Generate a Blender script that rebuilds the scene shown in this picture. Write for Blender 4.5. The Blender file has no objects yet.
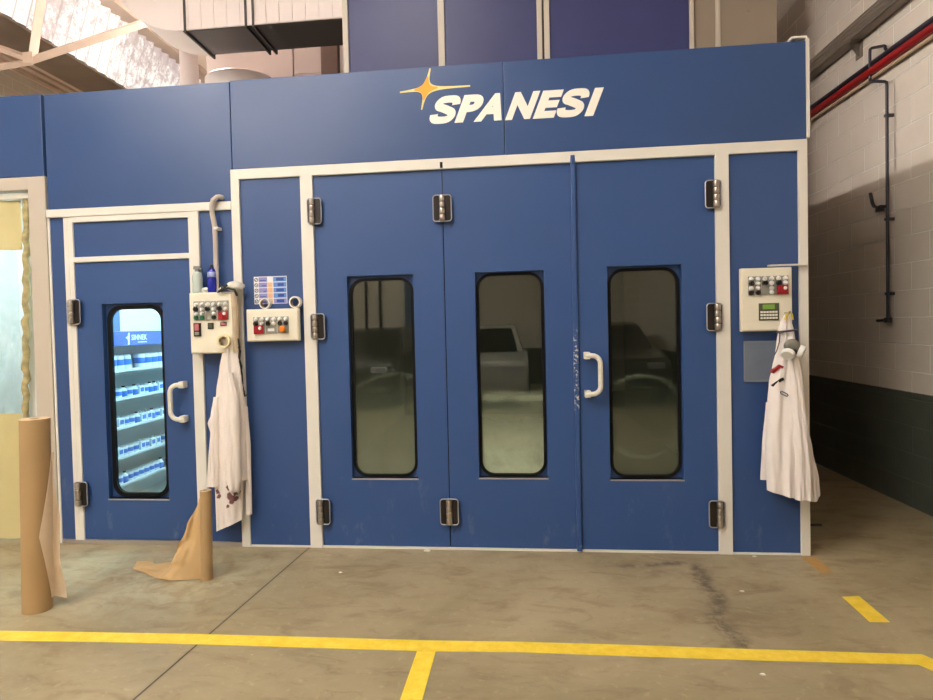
import bpy, bmesh, math, random
from mathutils import Vector, Matrix
random.seed(7)
S = bpy.context.scene
COL = S.collection
PI = math.pi

# ------------------------------------------------------------------ helpers
def srgb(r, g, b):
    f = lambda c: (c/255/12.92) if c/255 <= 0.04045 else ((c/255+0.055)/1.055)**2.4
    return (f(r), f(g), f(b), 1.0)

def mat(name, col, rough=0.5, metal=0.0, vary=0.0, scale=6.0, bump=0.0, bscale=60.0, spec=0.5, alpha=None, emit=None, estr=0.0, coat=0.0):
    m = bpy.data.materials.new(name); m.use_nodes = True
    nt = m.node_tree; b = nt.nodes['Principled BSDF']
    b.inputs['Roughness'].default_value = rough
    b.inputs['Metallic'].default_value = metal
    b.inputs['Specular IOR Level'].default_value = spec
    b.inputs['Coat Weight'].default_value = coat
    b.inputs['Base Color'].default_value = col
    tc = nt.nodes.new('ShaderNodeTexCoord')
    if vary > 0:
        n = nt.nodes.new('ShaderNodeTexNoise'); n.inputs['Scale'].default_value = scale; n.inputs['Detail'].default_value = 5
        nt.links.new(tc.outputs['Object'], n.inputs['Vector'])
        mx = nt.nodes.new('ShaderNodeMix'); mx.data_type = 'RGBA'
        d = 1-vary
        mx.inputs['A'].default_value = (col[0]*d, col[1]*d, col[2]*d, 1)
        u = 1+vary*0.5
        mx.inputs['B'].default_value = (min(1, col[0]*u), min(1, col[1]*u), min(1, col[2]*u), 1)
        nt.links.new(n.outputs['Fac'], mx.inputs['Factor'])
        nt.links.new(mx.outputs['Result'], b.inputs['Base Color'])
    if bump > 0:
        n2 = nt.nodes.new('ShaderNodeTexNoise'); n2.inputs['Scale'].default_value = bscale; n2.inputs['Detail'].default_value = 4
        nt.links.new(tc.outputs['Object'], n2.inputs['Vector'])
        bp = nt.nodes.new('ShaderNodeBump'); bp.inputs['Strength'].default_value = bump; bp.inputs['Distance'].default_value = 0.01
        nt.links.new(n2.outputs['Fac'], bp.inputs['Height']); nt.links.new(bp.outputs['Normal'], b.inputs['Normal'])
    if emit:
        b.inputs['Emission Color'].default_value = emit; b.inputs['Emission Strength'].default_value = estr
    if alpha is not None:
        b.inputs['Alpha'].default_value = alpha
    return m

class NB:
    """small node-building helper"""
    def __init__(s, m): s.m = m; s.nt = m.node_tree; s.tc = s.nt.nodes.new('ShaderNodeTexCoord')
    def new(s, t, **k):
        n = s.nt.nodes.new(t)
        for a, v in k.items(): setattr(n, a, v)
        return n
    def link(s, a, b): s.nt.links.new(a, b)
    def val(s, x, sock):
        if isinstance(x, (int, float)): sock.default_value = x
        elif isinstance(x, tuple): sock.default_value = x
        else: s.link(x, sock)
    def math(s, op, a, b=0.0, c=0.0, clamp=False):
        n = s.new('ShaderNodeMath', operation=op, use_clamp=clamp)
        s.val(a, n.inputs[0]); s.val(b, n.inputs[1]); s.val(c, n.inputs[2])
        return n.outputs[0]
    def noise(s, scale, detail=4, vec=None, rough=0.55, dist=0.0):
        n = s.new('ShaderNodeTexNoise'); n.inputs['Scale'].default_value = scale; n.inputs['Detail'].default_value = detail
        n.inputs['Roughness'].default_value = rough; n.inputs['Distortion'].default_value = dist
        s.link(vec if vec is not None else s.tc.outputs['Object'], n.inputs['Vector'])
        return n.outputs['Fac']
    def xyz(s):
        n = s.new('ShaderNodeSeparateXYZ'); s.link(s.tc.outputs['Object'], n.inputs[0]); return n.outputs
    def smooth(s, x, a, b):
        n = s.new('ShaderNodeMapRange', interpolation_type='SMOOTHSTEP')
        s.val(x, n.inputs['Value']); n.inputs['From Min'].default_value = a; n.inputs['From Max'].default_value = b
        return n.outputs['Result']
    def mix(s, f, a, b):
        n = s.new('ShaderNodeMix', data_type='RGBA')
        s.val(f, n.inputs['Factor']); s.val(a, n.inputs['A']); s.val(b, n.inputs['B'])
        return n.outputs['Result']
    def stretch(s, v):
        n = s.new('ShaderNodeMapping'); s.link(s.tc.outputs['Object'], n.inputs['Vector']); n.inputs['Scale'].default_value = v
        return n.outputs[0]

def obj(name, bm, m, parent=None, smooth=None):
    """links the bmesh (built in world metres) as one mesh object; a child sits at its thing's base"""
    root = parent
    while root is not None and root.parent is not None: root = root.parent
    if root is not None:
        bmesh.ops.transform(bm, matrix=Matrix.Translation(-root.location), verts=bm.verts)
    bmesh.ops.recalc_face_normals(bm, faces=bm.faces)
    me = bpy.data.meshes.new(name); bm.to_mesh(me); bm.free()
    for x in (m if isinstance(m, (list, tuple)) else [m]): me.materials.append(x)
    if smooth is not None:
        for p in me.polygons: p.use_smooth = True
        me.set_sharp_from_angle(angle=math.radians(smooth))
    o = bpy.data.objects.new(name, me); COL.objects.link(o)
    if parent is not None: o.parent = parent
    return o

def tag(o, label, cat, group=None, kind=None):
    o['label'] = label; o['category'] = cat
    if group: o['group'] = group
    if kind: o['kind'] = kind
    return o

def thing(name, label, cat, loc=(0, 0, 0), group=None):
    o = bpy.data.objects.new(name, None); COL.objects.link(o); o.location = loc; o.empty_display_size = 0.05
    return tag(o, label, cat, group)

def struct(name, bm, m, smooth=None):
    o = obj(name, bm, m, None, smooth); o['kind'] = 'structure'; return o

def dup(root, loc, label=None, group=None):
    r = root.copy(); COL.objects.link(r); r.location = loc
    if label: r['label'] = label
    if group: r['group'] = group
    for ch in list(root.children):
        c = ch.copy(); COL.objects.link(c); c.parent = r
        for g in list(ch.children):
            d = g.copy(); COL.objects.link(d); d.parent = c
    return r

def B(): return bmesh.new()

def box(bm, x0, x1, y0, y1, z0, z1, bev=0.0, mi=0, seg=2):
    x0, x1 = min(x0, x1), max(x0, x1); y0, y1 = min(y0, y1), max(y0, y1); z0, z1 = min(z0, z1), max(z0, z1)
    vs = [bm.verts.new(p) for p in ((x0, y0, z0), (x1, y0, z0), (x1, y1, z0), (x0, y1, z0), (x0, y0, z1), (x1, y0, z1), (x1, y1, z1), (x0, y1, z1))]
    fs = [bm.faces.new([vs[i] for i in f]) for f in ((0, 3, 2, 1), (4, 5, 6, 7), (0, 1, 5, 4), (1, 2, 6, 5), (2, 3, 7, 6), (3, 0, 4, 7))]
    for f in fs: f.material_index = mi
    if bev > 0:
        es = list({e for f in fs for e in f.edges})
        r = bmesh.ops.bevel(bm, geom=es, offset=bev, segments=seg, affect='EDGES', profile=0.6)
        for f in r['faces']: f.material_index = mi
    return bm

def rrect(x0, x1, z0, z1, r, n=8):
    pts = []
    for cx, cz, a0 in ((x1-r, z1-r, 0), (x0+r, z1-r, PI/2), (x0+r, z0+r, PI), (x1-r, z0+r, 1.5*PI)):
        for i in range(n+1):
            a = a0+PI/2*i/n; pts.append((cx+r*math.cos(a), cz+r*math.sin(a)))
    return pts

def prism(bm, loop, y0, y1, mi=0):
    """loop of (x,z) extruded along y"""
    a = [bm.verts.new((x, y0, z)) for x, z in loop]; b = [bm.verts.new((x, y1, z)) for x, z in loop]
    n = len(loop)
    fs = [bm.faces.new(a), bm.faces.new(b[::-1])]
    for i in range(n): fs.append(bm.faces.new((a[i], a[(i+1) % n], b[(i+1) % n], b[i])))
    for f in fs: f.material_index = mi
    return bm

def prismx(bm, loop, x0, x1, mi=0):
    """loop of (y,z) extruded along x"""
    a = [bm.verts.new((x0, y, z)) for y, z in loop]; b = [bm.verts.new((x1, y, z)) for y, z in loop]
    n = len(loop)
    fs = [bm.faces.new(a), bm.faces.new(b[::-1])]
    for i in range(n): fs.append(bm.faces.new((a[i], a[(i+1) % n], b[(i+1) % n], b[i])))
    for f in fs: f.material_index = mi

def ringprism(bm, outer, inner, y0, y1, mi=0):
    n = len(outer)
    A = [[bm.verts.new((x, y, z)) for x, z in L] for L in (outer, inner) for y in (y0, y1)]
    o0, o1, i0, i1 = A
    for k in range(n):
        j = (k+1) % n
        for q in ((o0[k], o0[j], i0[j], i0[k]), (o1[k], i1[k], i1[j], o1[j]), (o0[k], o1[k], o1[j], o0[j]), (i0[k], i0[j], i1[j], i1[k])):
            bm.faces.new(q).material_index = mi
    return bm

def rect_as(loop, x0, x1, z0, z1):
    """outer rectangle with one vertex per vertex of a rounded loop made by rrect"""
    n = len(loop)//4; out = []
    cs = [(x1, z1), (x0, z1), (x0, z0), (x1, z0)]
    for k in range(4):
        for i in range(n):
            t = i/(n-1); cx, cz = cs[k]
            lx, lz = loop[k*n+i]
            if k in (0, 2): out.append((cx, lz) if t < 0.5 else ((lx, cz) if t > 0.5 else (cx, cz)))
            else: out.append((lx, cz) if t < 0.5 else ((cx, lz) if t > 0.5 else (cx, cz)))
    return out

def tube(bm, pts, r, seg=10, closed=False, mi=0, caps=True):
    P = [Vector(p) for p in pts]; n = len(P); rings = []
    rad = r if isinstance(r, (list, tuple)) else [r]*n
    prev = None
    for i in range(n):
        if closed: t = (P[(i+1) % n]-P[i-1])
        else: t = P[min(i+1, n-1)]-P[max(i-1, 0)]
        t.normalize()
        if prev is None:
            a = Vector((0, 0, 1)) if abs(t.z) < 0.9 else Vector((1, 0, 0))
            u = t.cross(a).normalized()
        else:
            u = (prev-t*prev.dot(t))
            u = u.normalized() if u.length > 1e-6 else t.orthogonal().normalized()
        prev = u; v = t.cross(u)
        rings.append([bm.verts.new(P[i]+(u*math.cos(2*PI*k/seg)+v*math.sin(2*PI*k/seg))*rad[i]) for k in range(seg)])
    m = n if closed else n-1
    for i in range(m):
        a, b = rings[i], rings[(i+1) % n]
        for k in range(seg): bm.faces.new((a[k], a[(k+1) % seg], b[(k+1) % seg], b[k])).material_index = mi
    if not closed and caps:
        bm.faces.new(rings[0][::-1]).material_index = mi; bm.faces.new(rings[-1]).material_index = mi
    return bm

def lathe(bm, prof, c, axis='z', seg=28, mi=0):
    """prof = list of (radius, height); closed at both ends when radius is 0"""
    rings = []
    for r, h in prof:
        ring = []
        for k in range(seg):
            a = 2*PI*k/seg; p = (r*math.cos(a), r*math.sin(a), h)
            if axis == 'y': p = (p[0], h, p[1])
            if axis == 'x': p = (h, p[0], p[1])
            ring.append(bm.verts.new((c[0]+p[0], c[1]+p[1], c[2]+p[2])))
        rings.append(ring)
    for a, b in zip(rings, rings[1:]):
        for k in range(seg): bm.faces.new((a[k], a[(k+1) % seg], b[(k+1) % seg], b[k])).material_index = mi
    bm.faces.new(rings[0][::-1]).material_index = mi; bm.faces.new(rings[-1]).material_index = mi
    return bm

def ring(bm, c, R, r, h, axis='y', seg=36, mi=0):
    """a flat ring (tape roll): outer R, inner r, width h along the axis"""
    q = []
    for k in range(seg):
        a = 2*PI*k/seg; row = []
        for rr, hh in ((R, 0), (R, h), (r, h), (r, 0)):
            p = (rr*math.cos(a), hh, rr*math.sin(a))
            row.append(bm.verts.new((c[0]+p[0], c[1]+p[1], c[2]+p[2])))
        q.append(row)
    for k in range(seg):
        a, b = q[k], q[(k+1) % seg]
        for i in range(4): bm.faces.new((a[i], a[(i+1) % 4], b[(i+1) % 4], b[i])).material_index = mi
    return bm

def interp(rows, z):
    """smooth interpolation of tuples keyed by their first value (descending)"""
    for a, b in zip(rows, rows[1:]):
        if a[0] >= z >= b[0]:
            t = (a[0]-z)/(a[0]-b[0]+1e-9); t = t*t*(3-2*t)*0.5+t*0.5
            return [p+(q-p)*t for p, q in zip(a[1:], b[1:])]
    return list(rows[-1][1:] if z < rows[-1][0] else rows[0][1:])

# ------------------------------------------------------------------ materials
def blue_panel(name, base, rough=0.42):
    m = mat(name, base, rough, spec=0.45); nb = NB(m); b = m.node_tree.nodes['Principled BSDF']
    x, y, z = nb.xyz()
    big = nb.noise(1.3, 5); col = nb.mix(big, tuple(c*0.93 for c in base[:3])+(1,), tuple(min(1, c*1.07) for c in base[:3])+(1,))
    # scuffs and pale dust rubbed on towards the floor, in irregular patches
    low = nb.math('SUBTRACT', 1.0, nb.smooth(z, 0.05, 0.75))
    scf = nb.smooth(nb.noise(9, 8, nb.stretch((1, 1, 0.45)), 0.7), 0.55, 0.78)
    f = nb.math('MULTIPLY', nb.math('MULTIPLY', low, scf), 0.22)
    col = nb.mix(f, col, srgb(170, 172, 170))
    nb.link(col, b.inputs['Base Color'])
    rn = nb.noise(3, 4); r = nb.math('MULTIPLY_ADD', rn, 0.2, rough-0.1); nb.link(r, b.inputs['Roughness'])
    return m
BLUE = blue_panel('blue_lacquered_panel', srgb(46, 74, 124))
BLUE_HEAD = blue_panel('blue_header_panel', srgb(46, 73, 120), 0.34)
BLUE_DOOR = blue_panel('blue_door_leaf', srgb(44, 75, 127), 0.45)
PLEN = mat('violet_blue_sheet', srgb(54, 60, 104), 0.42, 0.0, 0.25, 2.0, spec=0.3)
WHITE = mat('white_painted_frame', srgb(228, 224, 214), 0.45, 0, 0.08, 5)
OFFW = mat('offwhite_box_paint', srgb(232, 226, 206), 0.4, 0, 0.05, 8)
BEIGEPOST = mat('beige_post_paint', srgb(194, 184, 170), 0.5, 0, 0.1, 3)
INNERW = mat('white_inner_wall', srgb(225, 228, 224), 0.6, 0, 0.05, 3)
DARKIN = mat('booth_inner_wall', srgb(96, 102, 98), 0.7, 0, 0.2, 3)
BLACK = mat('black_rubber', srgb(8, 8, 10), 0.55, spec=0.2)
DBROWN = mat('hinge_dark_plate', srgb(26, 20, 18), 0.35, 0.2, 0.3, 30)
STEEL = mat('brushed_steel', srgb(190, 182, 172), 0.28, 0.9, 0.2, 40)
RIM = mat('hinge_rim', srgb(176, 176, 186), 0.3, 0.5)
GALV = mat('galvanised_sheet', srgb(176, 168, 160), 0.42, 0.45, 0.18, 2.5)
GREYBOX = mat('grey_sheet_metal', srgb(150, 138, 124), 0.45, 0.3, 0.15, 3)
DUCTM = mat('duct_sheet', srgb(218, 206, 202), 0.5, 0.1, 0.1, 3)
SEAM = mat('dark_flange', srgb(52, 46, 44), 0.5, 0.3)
HANDLE = mat('white_handle_paint', srgb(228, 224, 210), 0.35, 0, 0.25, 50)
RED = mat('red_plastic', srgb(146, 16, 28), 0.35)
GREEN = mat('green_plastic', srgb(20, 92, 62), 0.35)
ORANGE = mat('orange_plastic', srgb(226, 128, 34), 0.35)
BLK = mat('black_plastic', srgb(18, 18, 20), 0.35)
WHT = mat('white_plastic', srgb(235, 235, 230), 0.35)
GREYPL = mat('grey_switch_plate', srgb(150, 148, 140), 0.45, 0.2, 0.1, 30)
PINK = mat('rocker_switch', srgb(196, 108, 112), 0.35)
LCD = mat('lcd_glass', srgb(120, 160, 66), 0.25)
LCDB = mat('keypad_olive', srgb(70, 74, 52), 0.45)
KEY = mat('keypad_keys', srgb(226, 226, 212), 0.4)
CREAMT = mat('masking_tape', srgb(228, 214, 170), 0.6, 0, 0.06, 40)
WTAPE = mat('white_tape', srgb(232, 230, 222), 0.55)
CORE = mat('tape_core', srgb(170, 150, 120), 0.7)
KRAFT = mat('kraft_paper', srgb(170, 140, 98), 0.7, 0, 0.1, 5, 0.05, 40)
KRAFTE = mat('kraft_paper_roll_end', srgb(214, 186, 150), 0.8, 0, 0.15, 60)
PIPER = mat('red_pipe_paint', srgb(150, 22, 26), 0.35, 0, 0.25, 12)
PIPED = mat('dark_pipe_paint', srgb(34, 32, 46), 0.4, 0, 0.2, 20)
TRAYM = mat('cable_tray_metal', srgb(150, 138, 126), 0.45, 0.3, 0.25, 6)
BEAM = mat('roof_beam_paint', srgb(176, 154, 138), 0.6, 0, 0.25, 4)
BEAML = mat('truss_paint', srgb(186, 164, 148), 0.55, 0, 0.15, 6)
GUTTER = mat('gutter_rusty', srgb(96, 78, 64), 0.7, 0, 0.5, 3)
ROOFM = mat('roof_underside', srgb(222, 202, 188), 0.8, 0, 0.15, 3)
YEL = bpy.data.materials.new('yellow_floor_paint')
CABLE = mat('grey_conduit', srgb(188, 178, 168), 0.45, 0, 0.1, 20)
DIRTY = mat('crumpled_tape_edge', srgb(196, 180, 128), 0.7, 0, 0.85, 26, 0.6, 45)
CREAMC = mat('cream_curtain_vinyl', srgb(206, 194, 142), 0.55, 0, 0.12, 4, 0.12, 8)

def make_yellow():
    m = YEL; m.use_nodes = True; nb = NB(m); b = m.node_tree.nodes['Principled BSDF']
    b.inputs['Roughness'].default_value = 0.5
    n = nb.noise(14, 8, None, 0.7); c = nb.mix(nb.smooth(n, 0.3, 0.7), srgb(230, 194, 44), srgb(246, 218, 80))
    w = nb.smooth(nb.noise(30, 8, None, 0.75), 0.62, 0.78); c = nb.mix(nb.math('MULTIPLY', w, 0.6), c, srgb(150, 120, 60))
    nb.link(c, b.inputs['Base Color'])
make_yellow()
FADED = mat('worn_floor_paint', srgb(186, 146, 84), 0.6, 0, 0.3, 20)

def make_floor():
    m = bpy.data.materials.new('polished_concrete'); m.use_nodes = True
    nb = NB(m); b = m.node_tree.nodes['Principled BSDF']
    x, y, z = nb.xyz()
    n1 = nb.noise(0.9, 7, None, 0.6, 0.6); n2 = nb.noise(4.5, 8, nb.stretch((0.7, 1.6, 1)), 0.65, 0.8); n3 = nb.noise(26, 6, None, 0.6)
    c = nb.mix(nb.smooth(n1, 0.32, 0.68), srgb(141, 128, 98), srgb(165, 151, 120))
    c = nb.mix(nb.math('MULTIPLY', nb.smooth(n2, 0.48, 0.7), 0.55), c, srgb(116, 98, 74))
    c = nb.mix(nb.math('MULTIPLY', nb.smooth(n3, 0.55, 0.75), 0.25), c, srgb(206, 192, 160))
    # paler greenish patches beside the mixing room door
    dx = nb.math('ADD', x, 2.1); dy = nb.math('ADD', y, 0.55)
    d = nb.math('SQRT', nb.math('ADD', nb.math('MULTIPLY', dx, dx), nb.math('MULTIPLY', nb.math('MULTIPLY', dy, dy), 2.2)))
    pale = nb.math('MULTIPLY', nb.math('SUBTRACT', 1.0, nb.smooth(d, 0.15, 1.1)), nb.smooth(nb.noise(6, 8, None, 0.7, 1.0), 0.36, 0.62))
    c = nb.mix(nb.math('MULTIPLY', pale, 0.5), c, srgb(186, 186, 160))
    # winding crack stain in front of the right-hand leaf
    wob = nb.math('MULTIPLY_ADD', nb.noise(4.0, 6), 0.2, -0.10)
    wx = nb.math('SUBTRACT', nb.math('ADD', x, wob), nb.math('MULTIPLY_ADD', y, 0.10, 1.07))
    ax = nb.math('ABSOLUTE', wx)
    inr = nb.math('MULTIPLY', nb.smooth(y, -1.35, -1.1), nb.math('SUBTRACT', 1.0, nb.smooth(y, -0.25, -0.08)))
    st = nb.math('MULTIPLY', nb.math('SUBTRACT', 1.0, nb.smooth(ax, 0.0, 0.085)), nb.smooth(nb.noise(11, 7, None, 0.7), 0.35, 0.6))
    thin = nb.math('SUBTRACT', 1.0, nb.smooth(ax, 0.001, 0.006))
    wy = nb.math('ABSOLUTE', nb.math('ADD', nb.math('ADD', y, wob), nb.math('MULTIPLY_ADD', x, -0.1, 0.28)))
    inx = nb.math('MULTIPLY', nb.smooth(x, 0.35, 0.8), nb.math('SUBTRACT', 1.0, nb.smooth(x, 1.02, 1.12)))
    st2 = nb.math('MULTIPLY', nb.math('MULTIPLY', nb.math('SUBTRACT', 1.0, nb.smooth(wy, 0.0, 0.07)), inx), nb.smooth(nb.noise(12, 7, None, 0.7), 0.36, 0.6))
    f = nb.math('MAXIMUM', nb.math('MULTIPLY', st, inr), st2); f = nb.math('MULTIPLY', f, 0.9)
    f = nb.math('MAXIMUM', f, nb.math('MULTIPLY', nb.math('MULTIPLY', thin, inr), 0.55))
    c = nb.mix(f, c, srgb(74, 62, 50))
    # scuffs in front of the doors
    sc = nb.math('MULTIPLY', nb.smooth(nb.noise(7, 9, nb.stretch((0.8, 1.4, 1)), 0.75, 1.5), 0.54, 0.72), 0.45)
    c = nb.mix(sc, c, srgb(104, 86, 66))
    spk = nb.math('MULTIPLY', nb.smooth(nb.noise(34, 2, None, 0.5), 0.77, 0.80), 0.8); c = nb.mix(spk, c, srgb(214, 204, 180))
    # sawn expansion joint
    jx = nb.math('ABSOLUTE', nb.math('SUBTRACT', x, nb.math('MULTIPLY_ADD', y, 0.0885, -1.3755)))
    j = nb.math('SUBTRACT', 1.0, nb.smooth(jx, 0.003, 0.006)); c = nb.mix(j, c, srgb(40, 34, 28))
    j2 = nb.math('MULTIPLY', nb.math('SUBTRACT', 1.0, nb.smooth(jx, 0.0, 0.03)), nb.math('MULTIPLY', n3, 0.5)); c = nb.mix(j2, c, srgb(110, 96, 74))
    nb.link(c, b.inputs['Base Color'])
    r = nb.math('MULTIPLY_ADD', n2, 0.35, 0.28); nb.link(r, b.inputs['Roughness'])
    b.inputs['Specular IOR Level'].default_value = 0.45
    bp = nb.new('ShaderNodeBump'); bp.inputs['Strength'].default_value = 0.25; bp.inputs['Distance'].default_value = 0.004
    h = nb.math('SUBTRACT', nb.math('MULTIPLY', n3, 0.5), nb.math('MULTIPLY', j, 2.0)); nb.link(h, bp.inputs['Height'])
    nb.link(bp.outputs['Normal'], b.inputs['Normal'])
    return m
FLOOR = make_floor()

def make_blockwall(axis, dado=0.87):
    m = bpy.data.materials.new('painted_block_wall_'+axis); m.use_nodes = True
    nb = NB(m); b = m.node_tree.nodes['Principled BSDF']
    x, y, z = nb.xyz()
    cm = nb.new('ShaderNodeCombineXYZ'); nb.link(y if axis == 'x' else x, cm.inputs[0]); nb.link(z, cm.inputs[1])
    br = nb.new('ShaderNodeTexBrick'); nb.link(cm.outputs[0], br.inputs['Vector'])
    br.inputs['Scale'].default_value = 1.0; br.inputs['Brick Width'].default_value = 0.41; br.inputs['Row Height'].default_value = 0.205
    br.inputs['Mortar Size'].default_value = 0.006; br.inputs['Mortar Smooth'].default_value = 0.5
    br.inputs['Color1'].default_value = (1, 1, 1, 1); br.inputs['Color2'].default_value = (0.85, 0.85, 0.85, 1); br.inputs['Mortar'].default_value = (0.4, 0.4, 0.4, 1)
    mort = br.outputs['Fac']
    n = nb.noise(5, 6); n2 = nb.noise(55, 5)
    up = nb.mix(n, srgb(214, 202, 188), srgb(230, 219, 206)); up = nb.mix(nb.math('MULTIPLY', nb.math('SUBTRACT', 1.0, br.outputs['Color']), 0.35), up, srgb(206, 190, 172))
    up = nb.mix(nb.math('MULTIPLY', mort, 0.8), up, srgb(252, 248, 240))
    lo = nb.mix(n, srgb(62, 67, 58), srgb(88, 93, 82)); lo = nb.mix(nb.math('MULTIPLY', mort, 0.3), lo, srgb(100, 106, 98))
    edge = nb.smooth(nb.math('ADD', z, nb.math('MULTIPLY_ADD', n2, 0.008, -0.004)), dado-0.004, dado+0.004)
    c = nb.mix(edge, lo, up); nb.link(c, b.inputs['Base Color'])
    b.inputs['Roughness'].default_value = 0.6
    bp = nb.new('ShaderNodeBump'); bp.inputs['Strength'].default_value = 0.7; bp.inputs['Distance'].default_value = 0.008
    h = nb.math('SUBTRACT', nb.math('MULTIPLY', n2, 0.25), nb.math('MULTIPLY', mort, 0.9)); nb.link(h, bp.inputs['Height']); nb.link(bp.outputs['Normal'], b.inputs['Normal'])
    return m
WALLX = make_blockwall('x'); WALLY = make_blockwall('y')

def make_skylight():
    m = bpy.data.materials.new('dirty_translucent_sheet'); m.use_nodes = True
    nt = m.node_tree; nb = NB(m); b = nt.nodes['Principled BSDF']
    x, y, z = nb.xyz()
    v = nb.noise(13, 9, nb.stretch((1, 1, 0.6)), 0.8); patch = nb.noise(0.9, 2)
    dirt = nb.smooth(nb.math('ADD', v, nb.math('MULTIPLY_ADD', patch, 0.6, -0.26)), 0.42, 0.62)
    s = nb.new('ShaderNodeTexWave', wave_type='BANDS', bands_direction='Y'); s.inputs['Scale'].default_value = 1.5708; nb.link(nb.tc.outputs['Object'], s.inputs['Vector'])
    rib = nb.smooth(s.outputs['Fac'], 0.6, 0.95)
    f = nb.math('MAXIMUM', nb.math('MULTIPLY', dirt, 0.85), nb.math('MULTIPLY', rib, 0.7))
    c = nb.mix(f, (1, 0.97, 0.92, 1), srgb(160, 130, 130))
    nb.link(c, b.inputs['Emission Color']); b.inputs['Base Color'].default_value = (0.12, 0.11, 0.1, 1)
    b.inputs['Emission Strength'].default_value = SKY_STR; b.inputs['Roughness'].default_value = 0.6
    return m
SKY_STR = 1.0
SKYL = make_skylight()

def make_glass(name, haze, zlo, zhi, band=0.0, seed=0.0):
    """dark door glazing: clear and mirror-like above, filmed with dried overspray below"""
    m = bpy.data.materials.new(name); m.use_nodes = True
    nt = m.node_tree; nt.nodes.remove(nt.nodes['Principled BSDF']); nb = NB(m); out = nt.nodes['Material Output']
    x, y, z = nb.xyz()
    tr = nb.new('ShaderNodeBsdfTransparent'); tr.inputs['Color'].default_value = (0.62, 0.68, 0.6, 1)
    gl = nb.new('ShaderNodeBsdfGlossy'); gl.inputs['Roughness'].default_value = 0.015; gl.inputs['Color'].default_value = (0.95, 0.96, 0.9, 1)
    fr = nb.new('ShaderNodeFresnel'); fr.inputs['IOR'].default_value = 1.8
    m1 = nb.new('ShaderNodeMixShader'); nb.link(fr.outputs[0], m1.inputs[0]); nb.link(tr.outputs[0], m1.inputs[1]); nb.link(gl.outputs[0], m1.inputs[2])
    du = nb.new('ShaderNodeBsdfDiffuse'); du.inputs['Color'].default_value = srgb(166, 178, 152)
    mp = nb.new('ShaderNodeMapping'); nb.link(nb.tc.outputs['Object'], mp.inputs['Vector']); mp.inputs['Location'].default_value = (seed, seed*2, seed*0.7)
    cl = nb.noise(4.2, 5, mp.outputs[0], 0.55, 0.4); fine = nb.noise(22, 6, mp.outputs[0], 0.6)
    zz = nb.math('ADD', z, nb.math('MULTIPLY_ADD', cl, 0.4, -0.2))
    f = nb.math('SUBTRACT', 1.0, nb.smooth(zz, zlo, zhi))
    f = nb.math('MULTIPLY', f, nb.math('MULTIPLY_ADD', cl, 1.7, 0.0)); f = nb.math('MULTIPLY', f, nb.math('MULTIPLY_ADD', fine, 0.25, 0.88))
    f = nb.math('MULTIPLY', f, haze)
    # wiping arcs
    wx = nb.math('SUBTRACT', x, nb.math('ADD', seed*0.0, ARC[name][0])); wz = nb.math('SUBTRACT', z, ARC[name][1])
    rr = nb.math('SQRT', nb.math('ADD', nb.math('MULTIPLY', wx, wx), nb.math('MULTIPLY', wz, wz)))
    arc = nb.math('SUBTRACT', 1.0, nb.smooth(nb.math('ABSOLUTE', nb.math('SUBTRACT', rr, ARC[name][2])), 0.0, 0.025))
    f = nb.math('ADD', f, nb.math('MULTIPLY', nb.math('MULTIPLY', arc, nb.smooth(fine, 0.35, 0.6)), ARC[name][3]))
    if band:  # pale band: reflected light on the pane, painted into the film mask
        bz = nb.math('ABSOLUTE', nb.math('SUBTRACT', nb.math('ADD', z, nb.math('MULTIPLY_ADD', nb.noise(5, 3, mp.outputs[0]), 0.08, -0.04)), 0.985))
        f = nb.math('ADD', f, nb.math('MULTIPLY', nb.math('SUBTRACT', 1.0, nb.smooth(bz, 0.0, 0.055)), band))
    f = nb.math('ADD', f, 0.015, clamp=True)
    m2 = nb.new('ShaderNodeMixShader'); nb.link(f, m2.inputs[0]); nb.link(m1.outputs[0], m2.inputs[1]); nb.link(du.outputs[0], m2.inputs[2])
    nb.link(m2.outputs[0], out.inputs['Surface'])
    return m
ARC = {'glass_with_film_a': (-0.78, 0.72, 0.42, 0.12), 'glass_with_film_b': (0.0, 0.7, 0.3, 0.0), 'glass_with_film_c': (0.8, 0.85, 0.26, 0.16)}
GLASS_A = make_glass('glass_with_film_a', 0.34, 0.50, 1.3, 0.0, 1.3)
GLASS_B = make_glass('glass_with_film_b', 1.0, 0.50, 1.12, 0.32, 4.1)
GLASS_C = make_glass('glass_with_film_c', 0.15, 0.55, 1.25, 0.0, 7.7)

def make_clear(name, tint, fac=0.06, haze=0.0):
    m = bpy.data.materials.new(name); m.use_nodes = True
    nt = m.node_tree; nt.nodes.remove(nt.nodes['Principled BSDF']); nb = NB(m); out = nt.nodes['Material Output']
    tr = nb.new('ShaderNodeBsdfTransparent'); tr.inputs['Color'].default_value = tint
    gl = nb.new('ShaderNodeBsdfGlossy'); gl.inputs['Roughness'].default_value = 0.03
    m1 = nb.new('ShaderNodeMixShader'); m1.inputs[0].default_value = fac; nb.link(tr.outputs[0], m1.inputs[1]); nb.link(gl.outputs[0], m1.inputs[2])
    last = m1
    if haze:
        du = nb.new('ShaderNodeBsdfTranslucent'); du.inputs['Color'].default_value = (0.85, 0.93, 0.92, 1)
        m2 = nb.new('ShaderNodeMixShader'); f = nb.math('MULTIPLY', nb.smooth(nb.noise(5, 5, nb.stretch((1, 1, 0.4)), 0.6, 1.0), 0.25, 0.8), haze)
        nb.link(f, m2.inputs[0]); nb.link(m1.outputs[0], m2.inputs[1]); nb.link(du.outputs[0], m2.inputs[2]); last = m2
    nb.link(last.outputs[0], out.inputs['Surface'])
    return m
CLEAR = make_clear('clear_door_glass', (0.86, 0.97, 1.0, 1), 0.05)
PVC = make_clear('clear_curtain_plastic', (0.94, 0.97, 0.98, 1), 0.05, 0.3)

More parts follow.
